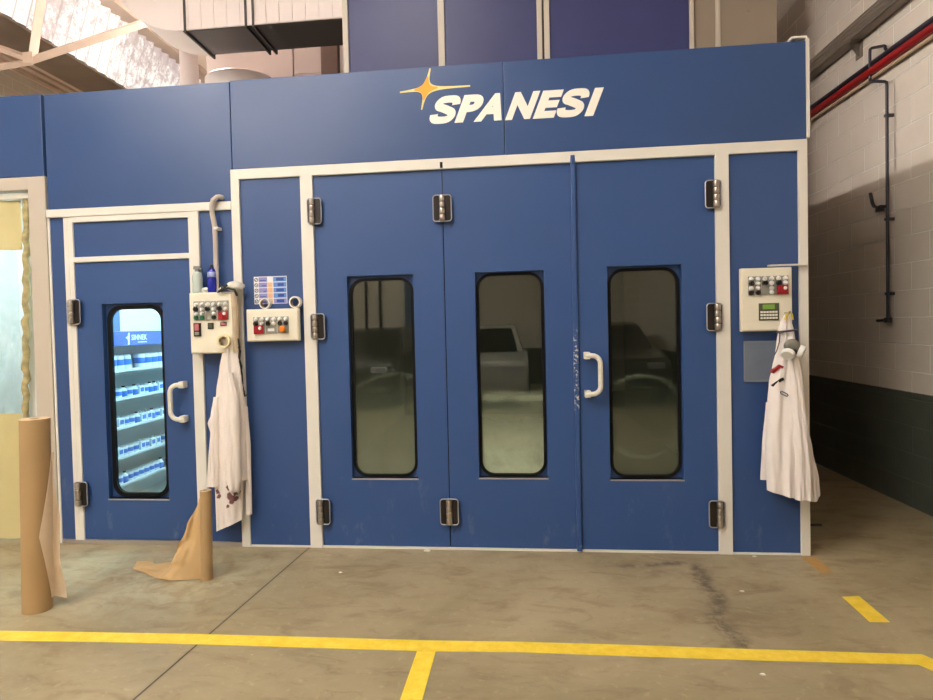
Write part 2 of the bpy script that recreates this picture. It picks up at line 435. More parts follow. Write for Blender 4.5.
def make_cloth(name, base, spots=None, marks=None):
    m = mat(name, base, 0.85, 0, 0.07, 9, 0.25, 26, spec=0.2)
    m.node_tree.nodes['Principled BSDF'].inputs['Sheen Weight'].default_value = 0.2
    if spots:
        nb = NB(m); b = m.node_tree.nodes['Principled BSDF']; x, y, z = nb.xyz()
        n = nb.noise(30, 6, None, 0.7)
        tot = None
        for sx, sz, sr in spots:
            ax = nb.math('SUBTRACT', x, sx); az = nb.math('SUBTRACT', z, sz)
            d = nb.math('SQRT', nb.math('ADD', nb.math('MULTIPLY', ax, ax), nb.math('MULTIPLY', az, az)))
            d = nb.math('ADD', d, nb.math('MULTIPLY_ADD', n, 0.05, -0.025))
            k = nb.math('SUBTRACT', 1.0, nb.smooth(d, sr*0.6, sr))
            tot = k if tot is None else nb.math('MAXIMUM', tot, k)
        old = b.inputs['Base Color'].links[0].from_socket
        nb.link(nb.mix(nb.math('MULTIPLY', tot, 0.9), old, srgb(92, 20, 34)), b.inputs['Base Color'])
    return m
CLOTH_L = make_cloth('white_overall_cloth_stained', srgb(236, 226, 218), [(-0.058, 0.294, 0.019), (-0.05, 0.262, 0.018), (0.033, 0.325, 0.022), (0.04, 0.27, 0.033), (0.018, 0.20, 0.017), (0.062, 0.25, 0.022), (0.085, 0.29, 0.018), (0.045, 0.232, 0.021)])
CLOTH_R = make_cloth('white_overall_cloth', srgb(238, 230, 226))

# ------------------------------------------------------------------ setting
b = B(); box(b, -9.0, 2.96, -11, 9, -0.12, 0.0); struct('floor', b, FLOOR)
b = B(); box(b, 2.962, 3.16, -11, 9, 0, 6.6); struct('wall_right', b, WALLX)
b = B(); box(b, -9.2, 3.16, 9, 9.2, 0, 6.6); struct('wall_back', b, WALLY)
b = B(); box(b, -9.2, 3.16, -11.2, -11, 0, 6.6); struct('wall_front', b, WALLY)
b = B(); box(b, -9.2, -9.0, -11, 9, 0, 6.6); struct('wall_left', b, WALLX)
# saw-tooth roof: a long slope over the booth, steep glazing, and the neighbouring slope running down to the gutter
b = B()
prism(b, [(-5.22, 5.87), (2.962, 5.1), (2.962, 5.2), (-5.22, 5.99)], -11, 9)
prism(b, [(-9.0, 6.3), (-6.1, 5.22), (-6.1, 5.32), (-9.0, 6.42)], -11, 9)
struct('ceiling', b, ROOFM)
# glazing: corrugated translucent sheets, ribs running up the slope
b = B(); N = 40*20; v0 = []; v1 = []
for i in range(N+1):
    y = -11+20*i/N; w = 0.025*math.sin(2*PI*y/0.2)
    v0.append(b.verts.new((-5.5+w*0.95, y, 5.0-w*0.3))); v1.append(b.verts.new((-5.22+w*0.95, y, 5.87-w*0.3)))
for i in range(N): b.faces.new((v0[i], v0[i+1], v1[i+1], v1[i]))
struct('window_1', b, SKYL, 60)
b = B(); box(b, -6.15, -5.52, -11, 9, 4.98, 5.22); struct('trim_1', b, GUTTER)
b = B(); box(b, -5.30, -5.06, -11, 9, 5.76, 5.90); struct('trim_2', b, BEAM)
# purlins on the neighbouring slope
for k, (px, pz) in enumerate(((-6.55, 5.30), (-7.05, 5.48), (-7.6, 5.69), (-8.2, 5.91))):
    b = B(); box(b, px-0.05, px+0.05, -11, 9, pz, pz+0.12); struct('trim_%d' % (k+3), b, BEAM)

# roof truss standing on the gutter
def truss(y, label):
    t = thing('roof_truss', label, 'roof truss', (-5.4, y, 4.59))
    L = lambda p, q, w, n: obj(n, tube(B(), [p, q], w, 4), BEAML, t)
    L((-5.4, y, 4.59), (-5.19, y, 5.62), 0.062, 'post')
    L((-5.4, y, 4.60), (-2.9, y, 5.16), 0.05, 'diagonal_brace')
    L((-5.4, y, 4.58), (-8.9, y, 4.30), 0.04, 'bottom_chord')
    L((-5.45, y, 4.62), (-8.9, y, 6.0), 0.04, 'top_chord')
    bb = B(); box(bb, -5.46, -5.34, y-0.072, y-0.062, 4.53, 4.66); obj('gusset_plate', bb, BEAML, t)
    return t
truss(2.65, 'pale steel roof truss joint below the gutter of the corrugated skylight')

# ------------------------------------------------------------------ spray booth
booth = thing('spray_booth', 'wide blue spray booth with three tall windowed doors and a white lettered name', 'spray booth', (0, 0, 0))
XL, XR = -1.840, 1.768
b = B(); box(b, -1.826, -0.0315, -0.012, 0.07, 2.519, 3.10, 0.004); obj('header_panel', b, BLUE_HEAD, booth)
b = B(); box(b, -0.0285, 1.766, -0.012, 0.07, 2.519, 3.10, 0.004); obj('header_panel', b, BLUE_HEAD, booth)
b = B(); box(b, 1.766, 1.786, -0.016, 0.09, 2.525, 3.11, 0.002); tube(b, [(1.776, -0.006, 3.10), (1.774, 0.0, 3.125), (1.70, 0.02, 3.135), (1.66, 0.03, 3.09)], 0.009, 8); obj('corner_trim', b, WHITE, booth)
b = B(); box(b, XL, XR, -0.02, 0.07, 2.450, 2.517, 0.004); obj('top_rail', b, WHITE, booth)
for x0, x1 in ((-1.840, -1.782), (-1.367, -1.284), (1.237, 1.317), (1.716, 1.768)):
    b = B(); box(b, x0, x1, -0.02, 0.07, 0.0, 2.457, 0.004); obj('frame_post', b, WHITE, booth)
b = B(); box(b, -1.782, -1.367, -0.004, 0.06, 0.012, 2.457); obj('side_panel', b, BLUE, booth)
b = B(); box(b, 1.317, 1.716, -0.004, 0.06, 0.012, 2.457); obj('side_panel', b, BLUE, booth)
b = B(); box(b, XL, XR, -0.012, 0.07, 0.0, 0.012); obj('sill', b, WHITE, booth)
# shell behind the front
b = B()
box(b, -1.845, -1.785, 0.07, 6.0, 0, 3.0); box(b, 1.715, 1.775, 0.07, 6.0, 0, 3.0); box(b, -1.785, 1.715, 5.94, 6.0, 0, 3.0)
obj('shell', b, DARKIN, booth)
b = B(); box(b, -1.845, 1.775, 0.07, 6.0, 2.94, 3.02); obj('roof', b, DARKIN, booth)
b = B(); box(b, -1.783, 1.713, 0.075, 5.93, 0.012, 0.02); obj('floor_grate', b, DARKIN, booth)

def hinge(x, z, parent, side):
    """side -1: plate lies to the right of the knuckle, +1: to the left, 0: both"""
    b = B()
    x0, x1 = {-1: (-0.03, 0.062), 1: (-0.062, 0.03), 0: (-0.058, 0.058)}[side]
    h = 0.083
    prism(b, rrect(x+x0, x+x1, z-h, z+h, 0.018, 5), -0.027, -0.014, 0)
    tube(b, [(px, -0.028, pz) for px, pz in rrect(x+x0, x+x1, z-h, z+h, 0.018, 5)], 0.0038, 6, True, 1)
    n = 4
    for i in range(n):
        a = z-h*0.95+2*h*0.95*i/n
        lathe(b, [(0.0, 0), (0.0175, 0.001), (0.019, 0.004), (0.019, 2*h*0.95/n-0.005), (0.0175, 2*h*0.95/n-0.002), (0.0, 2*h*0.95/n-0.001)], (x, -0.034, a), 'z', 14, 2)
    return obj('hinge', b, [DBROWN, RIM, STEEL], parent, 40)

def handle(x, z0, z1, parent, s):
    """cranked grab handle; s=+1 grip bulges to the right of its mounting pads"""
    b = B()
    for z in (z0, z1): box(b, x-0.018, x+0.018, -0.062, -0.001, z-0.022, z+0.022, 0.005)
    pts = []
    X = x+s*0.078; r = 0.05
    pts.append((x, -0.05, z1)); pts.append((X-s*r, -0.056, z1))
    for i in range(1, 7):
        a = PI/2*i/6; pts.append((X-s*r+s*r*math.sin(a), -0.058, z1-r+r*math.cos(a)))
    for i in range(0, 7):
        a = PI/2*i/6; pts.append((X-s*r+s*r*math.cos(a), -0.058, z0+r-r*math.sin(a)))
    pts.append((x, -0.05, z0))
    tube(b, pts, 0.0155, 12)
    return obj('handle', b, HANDLE, parent, 50)

def door_leaf(root, x0, x1, z0, z1, rx0, rx1, rz0, rz1, gx0, gx1, gz0, gz1, glass, m, gw=0.018):
    """a door leaf with a rectangular recess, an inset plate, rubber gasket and pane"""
    b = B()
    box(b, x0, rx0, 0.0, 0.055, z0, z1); box(b, rx1, x1, 0.0, 0.055, z0, z1)
    box(b, rx0, rx1, 0.0, 0.055, z0, rz0); box(b, rx0, rx1, 0.0, 0.055, rz1, z1)
    d = obj('door', b, m, root)
    r = 0.095
    g = rrect(gx0, gx1, gz0, gz1, r, 8); gi = rrect(gx0+gw, gx1-gw, gz0+gw, gz1-gw, r-0.016, 8)
    b = B(); ringprism(b, rect_as(g, rx0, rx1, rz0, rz1), g, 0.042, 0.053); obj('recess_plate', b, m, d)
    b = B(); ringprism(b, g, gi, 0.030, 0.056); obj('gasket', b, BLACK, d, 30)
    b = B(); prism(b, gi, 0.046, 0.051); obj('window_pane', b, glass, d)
    b = B(); box(b, rx0-0.003, rx1+0.003, -0.004, 0.042, rz0-0.010, rz0, 0.002); obj('window_ledge', b, RIM, d)
    return d
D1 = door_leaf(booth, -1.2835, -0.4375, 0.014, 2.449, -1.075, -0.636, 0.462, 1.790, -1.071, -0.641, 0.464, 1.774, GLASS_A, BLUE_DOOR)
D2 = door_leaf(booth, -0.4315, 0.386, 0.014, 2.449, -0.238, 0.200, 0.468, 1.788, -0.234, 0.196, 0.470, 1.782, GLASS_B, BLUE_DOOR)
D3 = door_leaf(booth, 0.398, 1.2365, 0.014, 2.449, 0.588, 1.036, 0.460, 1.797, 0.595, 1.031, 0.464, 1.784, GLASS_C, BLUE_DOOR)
for z in (2.217, 1.466, 0.245): hinge(-1.288, z, D1, -1)
for z in (2.200, 0.252): hinge(-0.4345, z, D1, 0)
for z in (2.212, 1.466, 0.253): hinge(1.238, z, D3, 1)
handle(0.452, 1.005, 1.245, D3, 1)
def make_chips():
    m = BLUE_DOOR.copy(); m.name = 'blue_cover_strip_with_chips'; nb = NB(m); bb = m.node_tree.nodes['Principled BSDF']; x, y, z = nb.xyz()
    f = nb.math('MULTIPLY', nb.smooth(z, 0.85, 0.98), nb.math('SUBTRACT', 1.0, nb.smooth(z, 1.28, 1.45)))
    f = nb.math('MULTIPLY', f, nb.smooth(nb.noise(42, 6, None, 0.7), 0.52, 0.6))
    old = bb.inputs['Base Color'].links[0].from_socket
    nb.link(nb.mix(f, old, srgb(214, 212, 204)), bb.inputs['Base Color']); return m
b = B(); box(b, 0.372, 0.402, -0.024, -0.001, 0.01, 2.475, 0.006); box(b, 0.374, 0.400, -0.03, -0.004, 2.44, 2.492, 0.004); box(b, 0.372, 0.402, -0.03, -0.002, 0.008, 0.05, 0.004)
obj('cover_strip', b, make_chips(), D3)
b = B(); box(b, -0.4395, -0.4295, 0.004, 0.05, 0.014, 2.49); box(b, -0.443, -0.426, -0.024, -0.02, 2.455, 2.492); obj('door_seal', b, BLACK, D1)

# the name on the header: italic block letters and the four-pointed star
def letter_mesh(ch, x, z, h, w, shear, depth, weight, m, parent, y=-0.0125, name='letter'):
    cu = bpy.data.curves.new('glyph', 'FONT'); cu.body = ch; cu.size = 1.0; cu.offset = weight; cu.extrude = 0.5; cu.resolution_u = 6
    tmp = bpy.data.objects.new('glyph', cu); COL.objects.link(tmp)
    dg = bpy.context.evaluated_depsgraph_get(); dg.update()
    me = bpy.data.meshes.new_from_object(tmp.evaluated_get(dg))
    bpy.data.objects.remove(tmp); bpy.data.curves.remove(cu)
    b = B(); b.from_mesh(me); bpy.data.meshes.remove(me)
    xs = [v.co.x for v in b.verts]; ys = [v.co.y for v in b.verts]
    X0, X1, Y0, Y1 = min(xs), max(xs), min(ys), max(ys)
    for v in b.verts:
        u = (v.co.x-X0)/(X1-X0)*w; q = (v.co.y-Y0)/(Y1-Y0)*h; d = v.co.z
        v.co = Vector((x+u+shear*q, y-(depth if d > 0 else 0), z+q))
    bmesh.ops.remove_doubles(b, verts=b.verts, dist=1e-6)
    return obj(name, b, m, parent)
LET = mat('white_letter_vinyl', srgb(248, 244, 232), 0.45)
z0, hh = 2.742, 0.170
def letter_s(x, z, h, w, shear, m, parent):
    cl = [(0.90, 0.66), (0.875, 0.77), (0.76, 0.855), (0.52, 0.873), (0.27, 0.845), (0.155, 0.73), (0.22, 0.61), (0.42, 0.545), (0.60, 0.485), (0.80, 0.40), (0.865, 0.275), (0.755, 0.155), (0.50, 0.127), (0.24, 0.150), (0.125, 0.24), (0.105, 0.345)]
    P = [Vector((a*w, c*h)) for a, c in cl]; Q = []
    for i in range(len(P)-1):
        p0, p1, p2, p3 = P[max(i-1, 0)], P[i], P[i+1], P[min(i+2, len(P)-1)]
        for k in range(5):
            t = k/5; Q.append(0.5*((2*p1)+(p2-p0)*t+(2*p0-5*p1+4*p2-p3)*t*t+(3*p1-p0-3*p2+p3)*t**3))
    Q.append(P[-1]); b = B(); R = []
    for i, q in enumerate(Q):
        d = Q[min(i+1, len(Q)-1)]-Q[max(i-1, 0)]; d.normalize(); n = Vector((-d.y, d.x)); th = 0.126*h*(1+0.12*abs(d.y))
        row = []
        for sgn in (1, -1):
            e = q+n*th*sgn
            row += [b.verts.new((x+e.x+shear*e.y, y_, z+e.y)) for y_ in (-0.0145, -0.0125)]
        R.append(row)
    for a, c in zip(R, R[1:]):
        for i0, i1 in ((0, 2), (1, 3), (0, 1), (2, 3)): b.faces.new((a[i0], a[i1], c[i1], c[i0]))
    for e in (R[0], R[-1]): b.faces.new((e[0], e[1], e[3], e[2]))
    return obj('letter', b, m, parent)
for ch, x, w in (('S', -0.513, 0.150), ('P', -0.345, 0.138), ('A', -0.224, 0.178), ('N', -0.026, 0.156), ('E', 0.147, 0.130), ('S', 0.287, 0.150), ('I', 0.464, 0.054)):
    zl = z0-0.004-0.009*(x+0.5)
    if ch == 'S': letter_s(x, zl-0.002, hh+0.004, w, 0.40, LET, booth)
    else: letter_mesh(ch, x, zl, hh, w, 0.40, 0.002, 0.06, LET, booth)
STARY = mat('pale_yellow_vinyl', srgb(234, 216, 140), 0.45); STARO = mat('orange_vinyl', srgb(240, 164, 22), 0.45)
def star(cx, cz, tips, ir, t0, t1, m, name, parent):
    pts = []
    for (tx, tz), (ix, iz) in zip(tips, ir):
        L = Vector((tx-cx, tz-cz)); n = Vector((-L.y, L.x)).normalized()*0.0045
        pts += [(tx-n.x, tz-n.y), (tx+n.x, tz+n.y)]
        nx = tips[(tips.index((tx, tz))+1) % 4]
        # concave curve towards the next tip through the inner point
        p0 = Vector((tx+n.x, tz+n.y)); c = Vector((cx+ix, cz+iz)); L2 = Vector((nx[0]-cx, nx[1]-cz)); n2 = Vector((-L2.y, L2.x)).normalized()*0.0045; p1 = Vector((nx[0]-n2.x, nx[1]-n2.y))
        for i in range(1, 12):
            t = i/12; q = p0*(1-t)**3+c*3*t*(1-t)**2+c*3*t*t*(1-t)+p1*t**3; pts.append((q.x, q.y))
    b = B(); prism(b, pts, t0, t1); return obj(name, b, m, parent)
cx, cz = -0.522, 2.962
tips = [(-0.690, 2.950), (-0.553, 2.832), (-0.240, 2.962), (-0.492, 3.088)]
ins = [(-0.011, -0.009), (0.007, -0.009), (0.009, 0.007), (-0.008, 0.010)]
star(cx, cz, tips, ins, -0.0145, -0.0125, STARY, 'star_emblem', booth)
tip2 = [(cx-0.075, cz-0.004), (cx-0.017, cz-0.07), (cx+0.075, cz+0.002), (cx+0.014, cz+0.075)]
star(cx, cz, tip2, [(i*2.2, j*2.2) for i, j in ins], -0.0158, -0.0146, STARO, 'star_heart', booth)

# ------------------------------------------------------------------ paint mixing room to the left of the booth
mix = thing('mixing_room', 'narrow blue paint mixing room with a windowed door and transom, left of the booth', 'cabin', (-2.5, 0, 0))
b = B(); box(b, -3.156, -1.83, -0.010, 0.07, 2.312, 3.094, 0.004); obj('header_panel', b, BLUE_HEAD, mix)
b = B(); box(b, -3.165, -1.842, -0.022, 0.07, 2.255, 2.310, 0.004); obj('top_rail', b, WHITE, mix)
b = B(); box(b, -3.155, -3.045, -0.002, 0.06, 0.03, 2.255); obj('side_panel', b, BLUE, mix)
b = B(); box(b, -2.072, -1.842, -0.002, 0.06, 0.03, 2.255); obj('side_panel', b, BLUE, mix)
b = B(); box(b, -3.168, -3.152, -0.01, 0.07, 0.0, 2.255, 0.003); obj('frame_post', b, WHITE, mix)
b = B(); box(b, -3.050, -2.983, -0.012, 0.07, 0.0, 2.255, 0.004); box(b, -3.020, -3.016, -0.0135, -0.011, 0.0, 2.255); obj('frame_post', b, WHITE, mix)
b = B(); box(b, -2.146, -2.072, -0.02, 0.07, 0.0, 2.255, 0.004); obj('frame_post', b, WHITE, mix)
b = B(); box(b, -2.983, -2.146, -0.016, 0.06, 2.217, 2.255, 0.003); obj('door_head', b, WHITE, mix)
b = B(); box(b, -2.983, -2.146, 0.002, 0.05, 1.982, 2.217); obj('transom_panel', b, BLUE, mix)
b = B(); box(b, -2.983, -2.146, -0.014, 0.05, 1.944, 1.980, 0.003); obj('transom_bar', b, WHITE, mix)
b = B(); box(b, -3.13, -1.842, -0.014, 0.07, 0.0, 0.028, 0.003); obj('sill', b, GALV, mix)
MD = door_leaf(mix, -2.9825, -2.1465, 0.032, 1.941, -2.798, -2.357, 0.314, 1.656, -2.784, -2.366, 0.319, 1.642, CLEAR, BLUE_DOOR, 0.026)
for z in (1.606, 0.352): hinge(-3.000, z, MD, -1)
handle(-2.214, 0.868, 1.098, MD, -1)
b = B(); box(b, -3.42, -3.365, 0.07, 2.6, 0, 3.0); box(b, -3.365, -1.85, 2.55, 2.6, 0, 3.0); box(b, -1.90, -1.85, 0.07, 2.55, 0, 3.0); obj('shell', b, INNERW, mix)
b = B(); box(b, -3.42, -1.85, 0.07, 2.6, 2.86, 2.94); obj('roof', b, INNERW, mix)

# shelving of paint tins inside
RACKW = mat('white_rack_sheet', srgb(228, 234, 236), 0.4)
GREYSH = mat('grey_rack_back', srgb(228, 232, 234), 0.5)
BANNER = mat('blue_rack_banner', srgb(70, 96, 168), 0.4)
rack = thing('tin_rack', 'white sheet-metal rack of paint tins under a blue lettered banner, inside the mixing room', 'rack', (-3.2, 0.95, 0))
RY0, RY1, RXF, RXB = 0.22, 1.75, -3.06, -3.35
SH = [1.165, 0.945, 0.716, 0.484, 0.268, 0.05]
for z in SH:
    b = B(); box(b, RXB, RXF, RY0, RY1, z-0.03, z-0.018); box(b, RXF-0.012, RXF, RY0, RY1, z-0.034, z+0.006, 0.002); obj('shelf_board', b, RACKW, rack)
b = B(); box(b, RXB-0.006, RXB, RY0, RY1, 0, 1.47); obj('back_panel', b, GREYSH, rack)
for y in (RY0, RY1):
    b = B(); box(b, RXB, RXF, y-0.012, y+0.012, 0, 1.47); obj('side_panel', b, RACKW, rack)
b = B(); box(b, RXF-0.02, RXF+0.002, RY0, RY1, 1.352, 1.468, 0.003); box(b, RXB, RXF-0.02, RY0, RY1, 1.455, 1.467); ban = obj('banner', b, BANNER, rack)
def text_on_x(body, x, y0, y1, z0, z1, m, parent, name, weight=0.02):
    cu = bpy.data.curves.new('glyph', 'FONT'); cu.body = body; cu.size = 1.0; cu.offset = weight; cu.extrude = 0.5; cu.resolution_u = 3
    tmp = bpy.data.objects.new('glyph', cu); COL.objects.link(tmp)
    dg = bpy.context.evaluated_depsgraph_get(); dg.update(); me = bpy.data.meshes.new_from_object(tmp.evaluated_get(dg))
    bpy.data.objects.remove(tmp); bpy.data.curves.remove(cu)
    b = B(); b.from_mesh(me); bpy.data.meshes.remove(me)
    xs = [v.co.x for v in b.verts]; ys = [v.co.y for v in b.verts]
    for v in b.verts:
        v.co = Vector((x+(0.002 if v.co.z > 0 else 0), y0+(v.co.x-min(xs))/(max(xs)-min(xs))*(y1-y0), z0+(v.co.y-min(ys))/(max(ys)-min(ys))*(z1-z0)))
    return obj(name, b, m, parent)
text_on_x('SINNEK', -3.0578, 0.715, 0.93, 1.395, 1.44, WHT, ban, 'lettering')
b = B(); box(b, -3.058, -3.056, 0.80, 0.925, 1.374, 1.382); obj('strapline', b, WHT, ban)
b = B(); prismx(b, [(0.668, 1.362), (0.688, 1.362), (0.690, 1.41), (0.694, 1.456), (0.676, 1.456), (0.672, 1.43), (0.655, 1.424), (0.640, 1.418), (0.655, 1.408), (0.670, 1.402)], -3.058, -3.056); obj('emblem', b, WHT, ban)
tag(obj('carton', box(B(), -3.30, -3.07, 0.30, 0.60, 1.469, 1.72, 0.004), mat('blue_grey_card', srgb(84, 112, 150), 0.6)), 'blue-grey carton lying on top of the tin rack behind the door glass', 'carton')
TINW = mat('tin_white', srgb(232, 238, 240), 0.35); TINB = mat('tin_blue', srgb(74, 122, 202), 0.4); TINL = mat('tin_lid', srgb(196, 204, 206), 0.3, 0.4)
def make_tin(name, r, h, square, label, grp, loc):
    t = thing(name, label, 'tin' if 'tin' in name else 'bottle', loc, grp)
    x, y, z = loc
    if square:
        obj('body', box(B(), x-r, x+r, y-r, y+r, z, z+h, 0.004), TINW, t)
        obj('paper_label', box(B(), x-r-0.001, x+r+0.001, y-r*0.7, y+r*0.6, z+h*0.45, z+h*0.85), TINB, t)
        obj('lid', lathe(B(), [(0.01, 0), (r*0.35, 0.0), (r*0.35, 0.02), (0.01, 0.021)], (x, y, z+h), 'z', 12), TINL, t, 40)
    elif 'bottle' in name:
        obj('body', lathe(B(), [(0.005, 0), (r, 0.002), (r, h*0.68), (r*0.4, h*0.84), (r*0.35, h*0.9), (0.005, h*0.901)], (x, y, z), 'z', 16), TINW, t, 40)
        obj('paper_label', lathe(B(), [(r+0.001, h*0.15), (r+0.0012, h*0.16), (r+0.0012, h*0.6), (r+0.001, h*0.61)], (x, y, z), 'z', 16), TINB, t, 40)
        obj('lid', lathe(B(), [(0.005, h*0.89), (r*0.45, h*0.89), (r*0.45, h), (0.005, h)], (x, y, z), 'z', 12), BLK, t, 40)
    else:
        obj('body', lathe(B(), [(0.005, 0), (r, 0.001), (r, h), (r*0.9, h+0.001), (0.005, h+0.001)], (x, y, z), 'z', 18), TINW, t, 40)
        obj('paper_label', lathe(B(), [(r+0.001, h*0.42), (r+0.0012, h*0.43), (r+0.0012, h*0.78), (r+0.001, h*0.79)], (x, y, z), 'z', 18), TINB, t, 40)
        obj('lid', lathe(B(), [(0.005, h), (r*0.95, h), (r*0.95, h+0.008), (0.005, h+0.008)], (x, y, z), 'z', 18), TINL, t, 40)
    return t
ORD = ['topmost', 'second', 'third', 'fourth', 'fifth']
for s, z in enumerate(SH[:5]):
    big = (0.044, 0.036, 0.036, 0.034, 0.034)[s]
    ht = (0.125, 0.085, 0.085, 0.085, 0.085)[s]
    kinds = {'paint_tin': None, 'square_tin': None, 'thinner_bottle': None}
    y = 0.40
    while y < 1.66:
        k = random.choice(['paint_tin', 'paint_tin', 'square_tin', 'paint_tin', 'thinner_bottle'])
        r = big*(0.8 if k == 'thinner_bottle' else 1.0)
        y += r
        if random.random() < 0.9:
            loc = (RXF-0.02-r, y, z-0.018)
            word = {'paint_tin': 'round white tin with a blue label', 'square_tin': 'square white can with a blue label', 'thinner_bottle': 'slim white bottle with a dark cap'}[k]
            lab = '%s on the %s shelf of the rack' % (word, ORD[s])
            grp = '%s on the %s shelf of the rack' % ({'paint_tin': 'round tins', 'square_tin': 'square cans', 'thinner_bottle': 'slim bottles'}[k], ORD[s])
            if kinds[k] is None:
                kinds[k] = make_tin(k, r, ht*(1.25 if k == 'thinner_bottle' else 1.0), k == 'square_tin', lab, grp, loc)
            else: dup(kinds[k], loc, lab, grp)
        y += r+0.006

# lamp inside the mixing room
TUBE_C = mat('cool_tube', (0.8, 0.95, 1, 1), 0.5, emit=(0.66, 0.91, 1.0, 1), estr=62.0)
TUBE_B = mat('bay_tube', (0.8, 0.95, 1, 1), 0.5, emit=(0.8, 0.94, 1.0, 1), estr=26.0)
TUBE_W = mat('warm_tube', (1, 0.95, 0.85, 1), 0.5, emit=(1.0, 0.98, 0.925, 1), estr=108.0)
TUBE_T = mat('skylight_stand_in_tube', (1, 0.97, 0.92, 1), 0.5, emit=(1.0, 0.92, 0.86, 1), estr=330.0)
HOUS = mat('lamp_housing', srgb(220, 220, 216), 0.4)
def batten(label, x, y0, y1, z, m, w=0.16, group=None, rods=None):
    t = thing('batten_lamp', label, 'lamp', (x, y0, z), group)
    obj('housing', box(B(), x-w*0.16, x+w*0.16, y0, y1, z-0.02, z+0.05, 0.006), HOUS, t)
    for dx in (-w*0.36, w*0.36):
        obj('tube', box(B(), x+dx-w*0.17, x+dx+w*0.17, y0+0.03, y1-0.03, z-0.03, z+0.01, 0.012), m, t)
    if rods is not None:
        for y in (y0+0.2, y1-0.2): obj('hanger_rod', tube(B(), [(x, y, z+0.045), (x, y, rods)], 0.006, 6), STEEL, t)
    else:
        obj('mounting_plate', box(B(), x-w*0.1, x+w*0.1, y0+0.1, y1-0.1, z+0.045, 2.862), HOUS, t)
    return t
batten('cool white batten lamp under the mixing room ceiling', -2.2, 0.35, 1.65, 2.78, TUBE_C, 0.3)

t_ = thing('batten_lamp', 'unseen cool fill lamp added on the mixing room side wall to brighten the rack', 'lamp', (-1.93, 0.4, 2.0))  # added fill light for the rack shelves, out of view
obj('housing', box(B(), -1.925, -1.9005, 0.4, 1.5, 1.95, 2.05, 0.005), HOUS, t_); obj('tube', box(B(), -1.95, -1.925, 0.43, 1.47, 1.965, 2.035, 0.01), TUBE_C, t_)

# ------------------------------------------------------------------ preparation bay at the far left
bay = thing('preparation_bay', 'blue-headed preparation bay with a pale post, at the left edge of the photo', 'bay', (-3.3, 0, 0))
b = B(); box(b, -5.2, -3.176, -0.014, 0.07, 2.545, 3.10, 0.004); obj('header_panel', b, BLUE_HEAD, bay)
b = B(); box(b, -5.2, -3.295, -0.012, 0.07, 2.455, 2.543, 0.004); obj('top_rail', b, BEIGEPOST, bay)
b = B(); box(b, -5.2, -3.31, 0.02, 0.06, 2.405, 2.44, 0.003); obj('curtain_track', b, WHITE, bay)
b = B(); box(b, -3.302, -3.172, -0.014, 0.07, 0.0, 2.543, 0.006); obj('frame_post', b, BEIGEPOST, bay)
b = B(); box(b, -5.2, -5.14, 0.07, 3.0, 0, 3.0); box(b, -5.2, -3.43, 2.95, 3.0, 0, 3.0); obj('shell', b, INNERW, bay)
b = B(); box(b, -5.2, -3.43, 0.07, 3.0, 2.86, 2.94); obj('roof', b, INNERW, bay)
b = B()
for z in (0.35, 0.75, 1.15, 1.55, 1.95): box(b, -5.13, -3.45, 2.90, 2.945, z, z+0.03)
obj('rear_ribs', b, mat('grey_blue_rib', srgb(120, 150, 170), 0.5), bay)
batten('cool white batten lamp under the ceiling of the curtained bay', -4.1, 0.5, 2.3, 2.78, TUBE_B, 0.3)
# curtain: cream vinyl, clear window band, cream skirt and a taped crumpled edge
cur = thing('bay_curtain', 'cream vinyl curtain with a clear window band hanging in the left bay', 'curtain', (-3.9, 0.05, 0))
def curt(x0, x1, z0, z1, m, name, amp=0.012, th=0.003, parent=cur):
    nx, nz = 60, 14; b = B(); F = []; K = []
    for j in range(nz+1):
        z = z0+(z1-z0)*j/nz; r1 = []; r2 = []
        for i in range(nx+1):
            x = x0+(x1-x0)*i/nx
            y = 0.045+amp*math.sin(x*16+0.6*math.sin(z*2.1))+amp*0.5*math.sin(x*41+z*3)
            r1.append(b.verts.new((x, y, z))); r2.append(b.verts.new((x, y+th, z)))
        F.append(r1); K.append(r2)
    for j in range(nz):
        for i in range(nx):
            b.faces.new((F[j][i], F[j][i+1], F[j+1][i+1], F[j+1][i])); b.faces.new((K[j][i], K[j+1][i], K[j+1][i+1], K[j][i+1]))
    for i in range(nx):
        b.faces.new((F[0][i], K[0][i], K[0][i+1], F[0][i+1])); b.faces.new((F[nz][i], F[nz][i+1], K[nz][i+1], K[nz][i]))
    for j in range(nz):
        b.faces.new((F[j][0], F[j+1][0], K[j+1][0], K[j][0])); b.faces.new((F[j][nx], K[j][nx], K[j+1][nx], F[j+1][nx]))
    return obj(name, b, m, parent, 60)
curt(-5.1, -3.415, 2.055, 2.40, CREAMC, 'top_panel'); curt(-5.1, -3.46, 0.903, 2.055, PVC, 'window_band', 0.006); curt(-5.1, -3.475, 0.012, 0.903, CREAMC, 'skirt_panel')
b = B(); pts = []; rad = []
for i in range(60):
    z = 2.40-2.385*i/59; k = min(1, max(0, (2.1-z)/1.2))
    xc = -3.352-0.115*(1-z/2.33)
    pts.append((xc+0.003*math.sin(i*2.3)+0.002*math.sin(i*5.1), 0.03+0.01*math.sin(i*1.7), z)); rad.append(0.021+0.003*math.sin(i*3.7)+0.003*random.random())
tube(b, pts, rad, 10); obj('taped_edge', b, DIRTY, cur, 80)

